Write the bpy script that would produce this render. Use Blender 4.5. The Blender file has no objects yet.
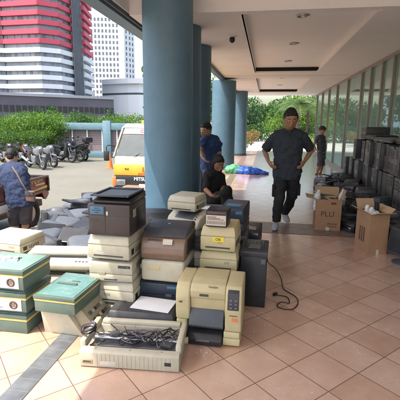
import bpy, bmesh, math, random
from mathutils import Vector, Matrix, Euler
random.seed(7)
R = math.radians
S = bpy.context.scene
COL = S.collection
H = 1.52
F = 392.3
# ------------------------------------------------------------------ camera
_p, _y, _r = R(11.35), R(9.3), R(0.6)
def _m(rows): return Matrix(rows)
Rz = _m([[math.cos(_y), math.sin(_y), 0], [-math.sin(_y), math.cos(_y), 0], [0, 0, 1]])
Rx = _m([[1, 0, 0], [0, math.cos(_p), -math.sin(_p)], [0, math.sin(_p), math.cos(_p)]])
Ry = _m([[math.cos(_r), 0, math.sin(_r)], [0, 1, 0], [-math.sin(_r), 0, math.cos(_r)]])
MC = Ry @ Rx @ Rz                      # world -> (right, forward, up)
cam = bpy.data.objects.new('camera', bpy.data.cameras.new('camera'))
COL.objects.link(cam)
r0, f0, u0 = MC[0], MC[1], MC[2]
cam.matrix_world = Matrix([[r0[0], u0[0], -f0[0], 0], [r0[1], u0[1], -f0[1], 0], [r0[2], u0[2], -f0[2], H], [0, 0, 0, 1]])
cam.data.sensor_width = 36; cam.data.lens = 36 * F / 400
cam.data.clip_start = .05; cam.data.clip_end = 3000
S.camera = cam
def ray(u, v): return MC.transposed() @ Vector((u - 200, F, 200 - v))
def at(u, v, Y):                       # photo pixel + real distance -> world point
    d = ray(u, v); t = Y / d.y; return Vector((d.x * t, Y, H + d.z * t))
def gz(u, v, z=0):
    d = ray(u, v); t = (z - H) / d.z; return Vector((d.x * t, d.y * t, z))

# ------------------------------------------------------------------ materials
def nd(t, k, **kw):
    n = t.nodes.new(k)
    for a, b in kw.items(): setattr(n, a, b)
    return n
def mat(name, col, rough=.5, metal=0, var=.12, scale=6, dirt=0, dirtcol=(.22, .18, .13), bump=0, bscale=60, spec=.5, coat=0, rnd=0, emit=None):
    m = bpy.data.materials.new(name); m.use_nodes = True
    t = m.node_tree; t.nodes.clear()
    o = nd(t, 'ShaderNodeOutputMaterial'); b = nd(t, 'ShaderNodeBsdfPrincipled')
    t.links.new(b.outputs[0], o.inputs[0])
    b.inputs['Metallic'].default_value = metal
    b.inputs['Specular IOR Level'].default_value = spec
    b.inputs['Coat Weight'].default_value = coat
    tc = nd(t, 'ShaderNodeTexCoord')
    n = nd(t, 'ShaderNodeTexNoise'); n.inputs['Scale'].default_value = scale; n.inputs['Detail'].default_value = 6; n.inputs['Roughness'].default_value = .65
    t.links.new(tc.outputs['Object'], n.inputs['Vector'])
    mr = nd(t, 'ShaderNodeMapRange'); mr.inputs[1].default_value = .25; mr.inputs[2].default_value = .75
    mr.inputs[3].default_value = 1 - var; mr.inputs[4].default_value = 1 + var
    t.links.new(n.outputs[0], mr.inputs[0])
    vm = nd(t, 'ShaderNodeVectorMath', operation='SCALE'); vm.inputs[0].default_value = col[:3]
    src = mr.outputs[0]
    if rnd:
        oi = nd(t, 'ShaderNodeObjectInfo')
        m2 = nd(t, 'ShaderNodeMapRange'); m2.inputs[3].default_value = 1 - rnd; m2.inputs[4].default_value = 1 + rnd
        t.links.new(oi.outputs['Random'], m2.inputs[0])
        mm = nd(t, 'ShaderNodeMath', operation='MULTIPLY'); t.links.new(src, mm.inputs[0]); t.links.new(m2.outputs[0], mm.inputs[1]); src = mm.outputs[0]
    t.links.new(src, vm.inputs['Scale'])
    c = vm.outputs[0]
    if dirt:
        n2 = nd(t, 'ShaderNodeTexNoise'); n2.inputs['Scale'].default_value = scale * 1.7; n2.inputs['Detail'].default_value = 9; n2.inputs['Roughness'].default_value = .75
        t.links.new(tc.outputs['Object'], n2.inputs['Vector'])
        r2 = nd(t, 'ShaderNodeMapRange'); r2.inputs[1].default_value = .48; r2.inputs[2].default_value = .72; r2.inputs[4].default_value = dirt
        t.links.new(n2.outputs[0], r2.inputs[0])
        mx = nd(t, 'ShaderNodeMix', data_type='RGBA'); t.links.new(r2.outputs[0], mx.inputs[0]); t.links.new(c, mx.inputs[6]); mx.inputs[7].default_value = (*dirtcol, 1)
        c = mx.outputs[2]
    t.links.new(c, b.inputs['Base Color'])
    rr = nd(t, 'ShaderNodeMapRange'); rr.inputs[3].default_value = max(0, rough - .1); rr.inputs[4].default_value = min(1, rough + .12)
    t.links.new(n.outputs[0], rr.inputs[0]); t.links.new(rr.outputs[0], b.inputs['Roughness'])
    if bump:
        n3 = nd(t, 'ShaderNodeTexNoise'); n3.inputs['Scale'].default_value = bscale; n3.inputs['Detail'].default_value = 4
        t.links.new(tc.outputs['Object'], n3.inputs['Vector'])
        bp = nd(t, 'ShaderNodeBump'); bp.inputs['Strength'].default_value = bump; bp.inputs['Distance'].default_value = .01
        t.links.new(n3.outputs[0], bp.inputs['Height']); t.links.new(bp.outputs[0], b.inputs['Normal'])
    return m
def leafmat(name, c1, c2, scale=1.2):
    m = bpy.data.materials.new(name); m.use_nodes = True; t = m.node_tree; t.nodes.clear()
    o = nd(t, 'ShaderNodeOutputMaterial'); tc = nd(t, 'ShaderNodeTexCoord')
    n = nd(t, 'ShaderNodeTexNoise'); n.inputs['Scale'].default_value = scale; n.inputs['Detail'].default_value = 8; n.inputs['Roughness'].default_value = .8
    t.links.new(tc.outputs['Object'], n.inputs['Vector'])
    cr = nd(t, 'ShaderNodeValToRGB'); cr.color_ramp.elements[0].position = .36; cr.color_ramp.elements[1].position = .64
    cr.color_ramp.elements[0].color = (*c1, 1); cr.color_ramp.elements[1].color = (*c2, 1)
    t.links.new(n.outputs[0], cr.inputs[0])
    d = nd(t, 'ShaderNodeBsdfPrincipled'); d.inputs['Roughness'].default_value = .55; t.links.new(cr.outputs[0], d.inputs['Base Color'])
    tr = nd(t, 'ShaderNodeBsdfTranslucent'); t.links.new(cr.outputs[0], tr.inputs[0])
    mx = nd(t, 'ShaderNodeMixShader'); mx.inputs[0].default_value = .35
    t.links.new(d.outputs[0], mx.inputs[1]); t.links.new(tr.outputs[0], mx.inputs[2]); t.links.new(mx.outputs[0], o.inputs[0])
    return m
M = {}
def mk(name, *a, **k): M[name] = mat(name, *a, **k)
mk('cream', (.50, .465, .355), .5, dirt=.45, dirtcol=(.34, .29, .2), rnd=.09, bump=.08, bscale=200)
mk('cream_yellow', (.52, .445, .25), .5, dirt=.3, dirtcol=(.38, .3, .13), rnd=.05)
mk('cream_dark', (.36, .32, .22), .6, dirt=.4)
mk('black', (.018, .019, .022), .38, dirt=.3, dirtcol=(.07, .065, .06), rnd=.3)
mk('charcoal', (.045, .048, .055), .42, dirt=.35, dirtcol=(.12, .11, .1), rnd=.2)
mk('darkblue', (.03, .042, .065), .4, dirt=.3, dirtcol=(.08, .085, .09))
mk('brownblack', (.045, .033, .032), .4, dirt=.2, dirtcol=(.09, .08, .07))
mk('bronze', (.2, .125, .085), .32, coat=.3, dirt=.25, dirtcol=(.25, .2, .15))
mk('grey', (.085, .096, .115), .5, dirt=.5, dirtcol=(.2, .18, .15), rnd=.15)
mk('midgrey', (.14, .145, .155), .5, dirt=.3, rnd=.15)
mk('bezel', (.10, .09, .094), .35, dirt=.6, dirtcol=(.03, .028, .028), rnd=.75, scale=9)
mk('metal', (.42, .43, .44), .35, metal=.9, dirt=.3)
mk('green', (.085, .135, .11), .5, dirt=.45, dirtcol=(.2, .2, .16))
mk('turq', (.11, .235, .22), .45, dirt=.65, dirtcol=(.34, .38, .33), scale=9)
mk('palegreen', (.2, .31, .27), .45, dirt=.4, dirtcol=(.35, .36, .3))
mk('yellow', (.62, .47, .15), .5)
mk('white', (.75, .75, .74), .6, var=.05)
mk('paper', (.72, .74, .78), .8, var=.06)
mk('paperbeige', (.55, .5, .42), .8)
mk('redink', (.5, .05, .04), .6)
mk('orange', (.75, .2, .06), .5)
mk('bluelabel', (.06, .16, .26), .4)
mk('lcd', (.05, .06, .05), .2)
mk('card', (.36, .205, .115), .85, var=.1, dirt=.3, dirtcol=(.25, .15, .08), bump=.1, bscale=30)
mk('cardin', (.46, .31, .18), .85, var=.1)
mk('ink', (.12, .06, .035), .8)
mk('bluepaint', (.08, .16, .225), .45, dirt=.45, dirtcol=(.12, .185, .225), var=.14, scale=3.5, bump=.25, bscale=14)
mk('bluepaint2', (.15, .26, .31), .6, dirt=.3, dirtcol=(.3, .4, .42))
mk('beamdark', (.035, .055, .065), .5)
mk('ceil', (.80, .785, .77), .8, var=.05, scale=1.3, dirt=.12, dirtcol=(.5, .44, .38))
mk('coffer', (.85, .84, .83), .8, var=.03, scale=1)
mk('coffertrim', (.84, .8, .76), .7, var=.03)
mk('slot', (.03, .027, .025), .6)  # near-black: painted shade on the coffers, own colour on dome lens and windows
mk('bronzealu', (.33, .285, .25), .4, metal=.2)
mk('lampdark', (.12, .11, .1), .4)
mk('skin', (.33, .17, .1), .55, var=.08, scale=14)
mk('skinlight', (.42, .24, .15), .55, var=.08, scale=14)
mk('hair', (.012, .010, .009), .55, bump=.6, bscale=120)
mk('shirtdark', (.026, .034, .046), .85, bump=.3, bscale=18)
mk('pants', (.009, .009, .011), .8, bump=.25, bscale=20)
mk('navy', (.022, .055, .16), .85, bump=.3, bscale=18)
mk('navy2', (.02, .035, .085), .85, bump=.3, bscale=18)
mk('shorts', (.07, .065, .075), .85, bump=.3, bscale=18)
mk('greyshirt', (.05, .055, .06), .85, bump=.3, bscale=18)
mk('shoegrey', (.38, .38, .4), .7, var=.2, scale=30)
mk('eyewhite', (.6, .58, .55), .3); mk('lip', (.25, .09, .07), .5)
mk('tyre', (.02, .02, .021), .8); mk('rim', (.35, .35, .36), .35, metal=.8)
mk('truckred', (.13, .018, .022), .3, dirt=.2, dirtcol=(.16, .1, .08), coat=.3)
mk('truckyellow', (.68, .40, .04), .4, dirt=.2, coat=.3)
mk('truckwhite', (.52, .48, .36), .4, dirt=.2)
mk('bikewhite', (.17, .175, .19), .3, coat=.4); mk('bikered', (.10, .025, .028), .3, coat=.4); mk('bikeblack', (.02, .02, .022), .3, coat=.4)
mk('windshield', (.06, .08, .09), .12, spec=.35)
mk('concrete', (.155, .148, .118), .95, var=.14, scale=.6, dirt=.6, dirtcol=(.12, .115, .095), bump=.3, bscale=25)
mk('pavement', (.55, .5, .45), .8, var=.1, scale=.8, dirt=.2)
mk('kerbm', (.3, .29, .27), .9)
mk('towerwhite', (.78, .79, .8), .7, var=.04, scale=.05)
mk('towerred', (.6, .085, .13), .6, var=.05, scale=.1)
mk('towergrey', (.34, .34, .37), .6, var=.1, scale=.2)
mk('towerglass', (.24, .27, .31), .25, var=.35, scale=.25)
mk('towerdark', (.16, .17, .19), .5, var=.2, scale=.2)
mk('podium', (.11, .10, .12), .8, var=.25, scale=.15)
mk('fenceback', (.42, .34, .34), .8, var=.1)
mk('bark', (.1, .075, .055), .9, bump=.5, bscale=30)
mk('green_tarp', (.08, .33, .17), .5, bump=.2); mk('blue_tarp', (.02, .1, .5), .45, bump=.2)
mk('bagbrown', (.2, .12, .08), .7)
mk('cable', (.012, .012, .013), .5); mk('cablegrey', (.18, .17, .19), .55, rnd=.2); mk('cablepurple', (.14, .11, .15), .55)
mk('plasticbag', (.7, .7, .7), .4)
mk('inner', (.5, .6, .58), .8, var=.06)
mk('yellownote', (.75, .62, .05), .6)
mk('lampglow', (.8, .6, .35), .5)
M['leaf_bright'] = leafmat('leaf_bright', (.04, .12, .018), (.20, .34, .04))
M['leaf_mid'] = leafmat('leaf_mid', (.03, .085, .02), (.10, .21, .05))
M['leaf_dark'] = leafmat('leaf_dark', (.015, .045, .015), (.06, .13, .04))
M['leaf_hedge'] = leafmat('leaf_hedge', (.03, .085, .012), (.14, .26, .03), 2)
M['leaf_orange'] = leafmat('leaf_orange', (.12, .12, .03), (.34, .20, .06), 3)
M['leaf_palm'] = leafmat('leaf_palm', (.035, .08, .015), (.13, .19, .045), 1)

def floor_material():
    m = bpy.data.materials.new('terracotta_tiles'); m.use_nodes = True; t = m.node_tree; t.nodes.clear()
    L = t.links.new
    o = nd(t, 'ShaderNodeOutputMaterial'); b = nd(t, 'ShaderNodeBsdfPrincipled'); L(b.outputs[0], o.inputs[0])
    tc = nd(t, 'ShaderNodeTexCoord'); mp = nd(t, 'ShaderNodeMapping'); mp.inputs['Rotation'].default_value = (0, 0, R(45)); mp.inputs['Scale'].default_value = (1 / .2965,) * 3
    # rotate then scale: mapping POINT applies scale first (uniform) then rotation - same result
    L(tc.outputs['Object'], mp.inputs[0])
    sp = nd(t, 'ShaderNodeSeparateXYZ'); L(mp.outputs[0], sp.inputs[0])
    def frac_edge(s):
        fr = nd(t, 'ShaderNodeMath', operation='FRACT'); L(s, fr.inputs[0])
        a = nd(t, 'ShaderNodeMath', operation='SUBTRACT'); L(fr.outputs[0], a.inputs[0]); a.inputs[1].default_value = .5
        c = nd(t, 'ShaderNodeMath', operation='ABSOLUTE'); L(a.outputs[0], c.inputs[0]); return c.outputs[0]
    ex, ey = frac_edge(sp.outputs[0]), frac_edge(sp.outputs[1])
    mxm = nd(t, 'ShaderNodeMath', operation='MAXIMUM'); L(ex, mxm.inputs[0]); L(ey, mxm.inputs[1])
    gr = nd(t, 'ShaderNodeMapRange'); gr.inputs[1].default_value = .487; gr.inputs[2].default_value = .4945; L(mxm.outputs[0], gr.inputs[0])
    fl = nd(t, 'ShaderNodeVectorMath', operation='FLOOR'); L(mp.outputs[0], fl.inputs[0])
    # only x,y
    s2 = nd(t, 'ShaderNodeSeparateXYZ'); L(fl.outputs[0], s2.inputs[0]); cb = nd(t, 'ShaderNodeCombineXYZ'); L(s2.outputs[0], cb.inputs[0]); L(s2.outputs[1], cb.inputs[1])
    wn = nd(t, 'ShaderNodeTexWhiteNoise', noise_dimensions='3D'); L(cb.outputs[0], wn.inputs[0])
    n = nd(t, 'ShaderNodeTexNoise'); n.inputs['Scale'].default_value = 3.2; n.inputs['Detail'].default_value = 8; n.inputs['Roughness'].default_value = .6
    L(tc.outputs['Object'], n.inputs[0])
    n2 = nd(t, 'ShaderNodeTexNoise'); n2.inputs['Scale'].default_value = 34; n2.inputs['Detail'].default_value = 8; n2.inputs['Roughness'].default_value = .8
    L(tc.outputs['Object'], n2.inputs[0])
    cr = nd(t, 'ShaderNodeValToRGB'); cr.color_ramp.elements[0].color = (.50, .305, .21, 1); cr.color_ramp.elements[1].color = (.62, .425, .32, 1)
    cr.color_ramp.elements[0].position = .3; cr.color_ramp.elements[1].position = .7
    ad = nd(t, 'ShaderNodeMath', operation='MULTIPLY_ADD'); L(wn.outputs[0], ad.inputs[0]); ad.inputs[1].default_value = .36
    sb = nd(t, 'ShaderNodeMath', operation='MULTIPLY_ADD'); L(n2.outputs[0], sb.inputs[0]); sb.inputs[1].default_value = .22; L(n.outputs[0], sb.inputs[2])
    s3 = nd(t, 'ShaderNodeMath', operation='SUBTRACT'); L(sb.outputs[0], s3.inputs[0]); s3.inputs[1].default_value = .25
    L(s3.outputs[0], ad.inputs[2]); L(ad.outputs[0], cr.inputs[0])
    # pale specks of plaster dust
    n3 = nd(t, 'ShaderNodeTexNoise'); n3.inputs['Scale'].default_value = 11; n3.inputs['Detail'].default_value = 10; n3.inputs['Roughness'].default_value = .82
    L(tc.outputs['Object'], n3.inputs[0])
    sr = nd(t, 'ShaderNodeMapRange'); sr.inputs[1].default_value = .60; sr.inputs[2].default_value = .82; sr.inputs[4].default_value = .3; L(n3.outputs[0], sr.inputs[0])
    mx0 = nd(t, 'ShaderNodeMix', data_type='RGBA'); L(sr.outputs[0], mx0.inputs[0]); L(cr.outputs[0], mx0.inputs[6]); mx0.inputs[7].default_value = (.62, .54, .47, 1)
    mx = nd(t, 'ShaderNodeMix', data_type='RGBA'); L(gr.outputs[0], mx.inputs[0]); L(mx0.outputs[2], mx.inputs[6]); mx.inputs[7].default_value = (.15, .075, .05, 1)
    L(mx.outputs[2], b.inputs['Base Color'])
    rr = nd(t, 'ShaderNodeMapRange'); rr.inputs[1].default_value = .3; rr.inputs[2].default_value = .7; rr.inputs[3].default_value = .2; rr.inputs[4].default_value = .3; L(n.outputs[0], rr.inputs[0])
    rm = nd(t, 'ShaderNodeMath', operation='MAXIMUM'); L(rr.outputs[0], rm.inputs[0]); g2 = nd(t, 'ShaderNodeMath', operation='MULTIPLY'); L(gr.outputs[0], g2.inputs[0]); g2.inputs[1].default_value = .8; L(g2.outputs[0], rm.inputs[1])
    L(rm.outputs[0], b.inputs['Roughness'])
    bp = nd(t, 'ShaderNodeBump'); bp.inputs['Strength'].default_value = .5; bp.inputs['Distance'].default_value = .002
    iv = nd(t, 'ShaderNodeMath', operation='MULTIPLY_ADD'); L(gr.outputs[0], iv.inputs[0]); iv.inputs[1].default_value = -1; L(n2.outputs[0], iv.inputs[2])
    L(iv.outputs[0], bp.inputs['Height']); L(bp.outputs[0], b.inputs['Normal'])
    b.inputs['Specular IOR Level'].default_value = .7; b.inputs['Coat Weight'].default_value = .9; b.inputs['Coat Roughness'].default_value = .2
    return m
M['tiles'] = floor_material()
def strip_material(name, col, grout, sz, off=0):
    m = bpy.data.materials.new(name); m.use_nodes = True; t = m.node_tree; L = t.links.new
    b = t.nodes['Principled BSDF']; tc = nd(t, 'ShaderNodeTexCoord')
    sp = nd(t, 'ShaderNodeSeparateXYZ'); L(tc.outputs['Object'], sp.inputs[0])
    es = []
    for i in ((0, 1) if not off else (1, 1)):
        a = nd(t, 'ShaderNodeMath', operation='DIVIDE'); L(sp.outputs[i], a.inputs[0]); a.inputs[1].default_value = sz
        fr = nd(t, 'ShaderNodeMath', operation='FRACT'); L(a.outputs[0], fr.inputs[0])
        s = nd(t, 'ShaderNodeMath', operation='SUBTRACT'); L(fr.outputs[0], s.inputs[0]); s.inputs[1].default_value = .5
        c = nd(t, 'ShaderNodeMath', operation='ABSOLUTE'); L(s.outputs[0], c.inputs[0]); es.append(c.outputs[0])
    mm = nd(t, 'ShaderNodeMath', operation='MAXIMUM'); L(es[0], mm.inputs[0]); L(es[1], mm.inputs[1])
    gr = nd(t, 'ShaderNodeMapRange'); gr.inputs[1].default_value = .48; gr.inputs[2].default_value = .492; L(mm.outputs[0], gr.inputs[0])
    n = nd(t, 'ShaderNodeTexNoise'); n.inputs['Scale'].default_value = 9; n.inputs['Detail'].default_value = 7; L(tc.outputs['Object'], n.inputs[0])
    cr = nd(t, 'ShaderNodeValToRGB'); cr.color_ramp.elements[0].color = (*[c * .75 for c in col], 1); cr.color_ramp.elements[1].color = (*[c * 1.25 for c in col], 1)
    cr.color_ramp.elements[0].position = .35; cr.color_ramp.elements[1].position = .65
    L(n.outputs[0], cr.inputs[0])
    mx = nd(t, 'ShaderNodeMix', data_type='RGBA'); L(gr.outputs[0], mx.inputs[0]); L(cr.outputs[0], mx.inputs[6]); mx.inputs[7].default_value = (*grout, 1)
    L(mx.outputs[2], b.inputs['Base Color']); b.inputs['Roughness'].default_value = .38
    return m
M['greystrip'] = strip_material('grey_border_tiles', (.13, .14, .15), (.24, .23, .21), .105, 1)
M['brownstrip'] = strip_material('brown_border_tiles', (.21, .155, .13), (.13, .09, .075), .2965)
def glass_material():
    m = bpy.data.materials.new('tinted_window_glass'); m.use_nodes = True; t = m.node_tree; t.nodes.clear(); L = t.links.new
    o = nd(t, 'ShaderNodeOutputMaterial')
    g = nd(t, 'ShaderNodeBsdfGlossy'); g.inputs['Roughness'].default_value = .02; g.inputs[0].default_value = (.78, .9, .86, 1)
    tr = nd(t, 'ShaderNodeBsdfTransparent'); tr.inputs[0].default_value = (.55, .72, .68, 1)
    fr = nd(t, 'ShaderNodeLayerWeight'); fr.inputs[0].default_value = .32
    mr = nd(t, 'ShaderNodeMapRange'); mr.inputs[3].default_value = .22; mr.inputs[4].default_value = .9; L(fr.outputs['Fresnel'], mr.inputs[0])
    df = nd(t, 'ShaderNodeBsdfDiffuse'); df.inputs[0].default_value = (.42, .6, .56, 1); m0 = nd(t, 'ShaderNodeMixShader'); m0.inputs[0].default_value = .6; L(tr.outputs[0], m0.inputs[1]); L(df.outputs[0], m0.inputs[2])
    mx = nd(t, 'ShaderNodeMixShader'); L(mr.outputs[0], mx.inputs[0]); L(m0.outputs[0], mx.inputs[1]); L(g.outputs[0], mx.inputs[2]); L(mx.outputs[0], o.inputs[0])
    return m
M['glass'] = glass_material()
def slats_material():
    m = bpy.data.materials.new('brown_slatted_sheet'); m.use_nodes = True; t = m.node_tree; L = t.links.new
    b = t.nodes['Principled BSDF']; tc = nd(t, 'ShaderNodeTexCoord'); sp = nd(t, 'ShaderNodeSeparateXYZ'); L(tc.outputs['Object'], sp.inputs[0])
    w = nd(t, 'ShaderNodeMath', operation='MULTIPLY'); L(sp.outputs[2], w.inputs[0]); w.inputs[1].default_value = 55
    s = nd(t, 'ShaderNodeMath', operation='SINE'); L(w.outputs[0], s.inputs[0])
    cr = nd(t, 'ShaderNodeValToRGB'); cr.color_ramp.elements[0].color = (.22, .17, .17, 1); cr.color_ramp.elements[1].color = (.38, .30, .30, 1)
    mr = nd(t, 'ShaderNodeMapRange'); mr.inputs[1].default_value = -1; mr.inputs[2].default_value = 1; L(s.outputs[0], mr.inputs[0]); L(mr.outputs[0], cr.inputs[0]); L(cr.outputs[0], b.inputs['Base Color'])
    b.inputs['Roughness'].default_value = .8
    return m
M['slats'] = slats_material()

# ------------------------------------------------------------------ mesh helpers
class MB:
    def __init__(s): s.bm = bmesh.new()
    def _add(s, b, mtx=None):
        if mtx is not None: bmesh.ops.transform(b, matrix=mtx, verts=b.verts)
        me = bpy.data.meshes.new('t'); b.to_mesh(me); b.free(); s.bm.from_mesh(me); bpy.data.meshes.remove(me); return s
    def box(s, x0, x1, y0, y1, z0, z1, bev=0, rot=None, piv=None, seg=2):
        b = bmesh.new(); bmesh.ops.create_cube(b, size=1)
        bmesh.ops.scale(b, vec=(x1 - x0, y1 - y0, z1 - z0), verts=b.verts)
        if bev: bmesh.ops.bevel(b, geom=b.edges[:], offset=bev, segments=seg, affect='EDGES', profile=.5)
        c = Vector(((x0 + x1) / 2, (y0 + y1) / 2, (z0 + z1) / 2))
        m = Matrix.Translation(c)
        if rot:
            pv = Vector(piv) if piv else c
            m = Matrix.Translation(pv) @ Euler(rot).to_matrix().to_4x4() @ Matrix.Translation(c - pv)
        return s._add(b, m)
    def prism(s, prof, a, b_, axis='x', bev=0, seg=2):
        """closed 2-D profile extruded along an axis: x -> profile (y,z); y -> (x,z); z -> (x,y)"""
        b = bmesh.new()
        def P(p, t): return {'x': (t, p[0], p[1]), 'y': (p[0], t, p[1]), 'z': (p[0], p[1], t)}[axis]
        lo = [b.verts.new(P(p, a)) for p in prof]; hi = [b.verts.new(P(p, b_)) for p in prof]
        b.faces.new(lo); b.faces.new(hi[::-1]); n = len(prof)
        for i in range(n): b.faces.new((lo[i], hi[i], hi[(i + 1) % n], lo[(i + 1) % n]))
        bmesh.ops.recalc_face_normals(b, faces=b.faces)
        if bev: bmesh.ops.bevel(b, geom=b.edges[:], offset=bev, segments=seg, affect='EDGES', profile=.5, clamp_overlap=True)
        return s._add(b)
    def hexa(s, bot, top, bev=0):
        """bot/top: four corners each (x,y,z)"""
        b = bmesh.new(); lo = [b.verts.new(p) for p in bot]; hi = [b.verts.new(p) for p in top]
        b.faces.new(lo); b.faces.new(hi[::-1])
        for i in range(4): b.faces.new((lo[i], hi[i], hi[(i + 1) % 4], lo[(i + 1) % 4]))
        bmesh.ops.recalc_face_normals(b, faces=b.faces)
        if bev: bmesh.ops.bevel(b, geom=b.edges[:], offset=bev, segments=2, affect='EDGES', profile=.5)
        return s._add(b)
    def cyl(s, p0, p1, r0, r1=None, n=16, bev=0):
        r1 = r0 if r1 is None else r1
        p0, p1 = Vector(p0), Vector(p1); d = p1 - p0
        b = bmesh.new(); bmesh.ops.create_cone(b, cap_ends=True, segments=n, radius1=r0, radius2=r1, depth=d.length)
        if bev: bmesh.ops.bevel(b, geom=[e for e in b.edges if len(e.link_faces) == 2 and any(len(f.verts) > 4 for f in e.link_faces)], offset=bev, segments=2, affect='EDGES')
        return s._add(b, Matrix.Translation((p0 + p1) / 2) @ d.to_track_quat('Z', 'Y').to_matrix().to_4x4())
    def torus(s, c, axis, R_, r, n=28, k=8):
        b = bmesh.new(); q = Vector(axis).to_track_quat('Z', 'Y'); rings = []
        for i in range(n):
            a = 2 * math.pi * i / n; rings.append([b.verts.new(((R_ + r * math.cos(t)) * math.cos(a), (R_ + r * math.cos(t)) * math.sin(a), r * math.sin(t))) for t in [2 * math.pi * j / k for j in range(k)]])
        for i in range(n):
            for j in range(k): b.faces.new((rings[i][j], rings[(i + 1) % n][j], rings[(i + 1) % n][(j + 1) % k], rings[i][(j + 1) % k]))
        return s._add(b, Matrix.Translation(c) @ q.to_matrix().to_4x4())
    def ell(s, c, r, rot=None, n=16):
        b = bmesh.new(); bmesh.ops.create_uvsphere(b, u_segments=n, v_segments=max(6, n * 2 // 3), radius=1)
        m = Matrix.Translation(c)
        if rot: m = m @ Euler(rot).to_matrix().to_4x4()
        return s._add(b, m @ Matrix.Diagonal((*r, 1)))
    def loft(s, pts, rad, side=(1, 0, 0), n=14):
        """pts centres, rad scalars or (a,b) ellipse radii; closed tube"""
        b = bmesh.new(); pts = [Vector(p) for p in pts]; rings = []; side = Vector(side)
        for i, p in enumerate(pts):
            t = (pts[min(i + 1, len(pts) - 1)] - pts[max(i - 1, 0)])
            t = t.normalized() if t.length else Vector((0, 0, 1))
            u = side - t * side.dot(t)
            if u.length < .15: u = Vector((0, 1, 0)) - t * t.y
            u.normalize(); w = t.cross(u)
            ra, rb = rad[i] if isinstance(rad[i], (tuple, list)) else (rad[i], rad[i])
            rings.append([b.verts.new(p + u * ra * math.cos(a) + w * rb * math.sin(a)) for a in [2 * math.pi * j / n for j in range(n)]])
        for i in range(len(rings) - 1):
            for j in range(n): b.faces.new((rings[i][j], rings[i][(j + 1) % n], rings[i + 1][(j + 1) % n], rings[i + 1][j]))
        b.faces.new(rings[0][::-1]); b.faces.new(rings[-1])
        bmesh.ops.recalc_face_normals(b, faces=b.faces)
        return s._add(b)
    def capsule(s, p0, p1, r0, r1, n=12):
        p0, p1 = Vector(p0), Vector(p1); d = (p1 - p0).normalized()
        s.loft([p0 - d * r0 * .95, p0 - d * r0 * .6, p0, p1, p1 + d * r1 * .6, p1 + d * r1 * .95], [r0 * .25, r0 * .8, r0, r1, r1 * .8, r1 * .25], n=n); return s
    def tube(s, pts, r, n=6): 
        return s.loft(smooth(pts), [r] * len(smooth(pts)), side=(.31, .17, .93), n=n)
    def quad(s, a, b, c, d):
        s.bm.faces.new([s.bm.verts.new(p) for p in (a, b, c, d)]); return s
    def build(s, name, m, parent=None, loc=(0, 0, 0), rot=(0, 0, 0), ang=35):
        me = bpy.data.meshes.new(name); s.bm.to_mesh(me); s.bm.free()
        me.materials.append(M[m] if isinstance(m, str) else m)
        me.shade_smooth(); me.set_sharp_from_angle(angle=R(ang))
        o = bpy.data.objects.new(name, me); COL.objects.link(o); o.location = loc; o.rotation_euler = rot
        if parent: o.parent = parent
        return o
def smooth(pts, k=4):
    pts = [Vector(p) for p in pts]
    if len(pts) < 3: return pts
    out = []
    for i in range(len(pts) - 1):
        p0, p1, p2, p3 = pts[max(i - 1, 0)], pts[i], pts[i + 1], pts[min(i + 2, len(pts) - 1)]
        for j in range(k):
            t = j / k; out.append(.5 * ((2 * p1) + (-p0 + p2) * t + (2 * p0 - 5 * p1 + 4 * p2 - p3) * t * t + (-p0 + 3 * p1 - 3 * p2 + p3) * t ** 3))
    out.append(pts[-1]); return out
def tag(o, label, cat, group=None, kind=None):
    if label: o['label'] = label
    if cat: o['category'] = cat
    if group: o['group'] = group
    if kind: o['kind'] = kind
    return o
def thing(name, label, cat, loc=(0, 0, 0), rz=0, group=None, rot=None):
    o = bpy.data.objects.new(name, None); COL.objects.link(o); o.location = loc
    o.rotation_euler = rot if rot else (0, 0, rz); return tag(o, label, cat, group)
def struct(o): o['kind'] = 'structure'; return o
def kids(o): return [c for c in bpy.data.objects if c.parent == o]
def dup(root, loc, rz=0, label=None, group=None, rot=None):
    def rec(o, par):
        c = o.copy(); COL.objects.link(c)
        if par: c.parent = par
        for ch in KIDS.get(o.name, []): rec(ch, c)
        return c
    if root.name not in CACHED:
        def walk(o):
            KIDS[o.name] = kids(o)
            for ch in KIDS[o.name]: walk(ch)
        walk(root); CACHED.add(root.name)
    r = rec(root, None); r.location = loc; r.rotation_euler = rot if rot else (0, 0, rz)
    if label: r['label'] = label
    if group: r['group'] = group
    return r
KIDS = {}; CACHED = set()
def text(name, body, size, m, parent, loc, rot=(R(90), 0, 0), depth=.0008, align='CENTER', bold=0):
    cu = bpy.data.curves.new(name, 'FONT'); cu.body = body; cu.size = size; cu.extrude = depth; cu.align_x = align; cu.align_y = 'CENTER'; cu.offset = bold
    tmp = bpy.data.objects.new('tmp', cu); COL.objects.link(tmp)
    me = bpy.data.meshes.new_from_object(tmp); bpy.data.objects.remove(tmp); bpy.data.curves.remove(cu)
    me.materials.clear(); me.materials.append(M[m]); me.name = name
    o = bpy.data.objects.new(name, me); COL.objects.link(o); o.parent = parent; o.location = loc; o.rotation_euler = rot; return o
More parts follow.
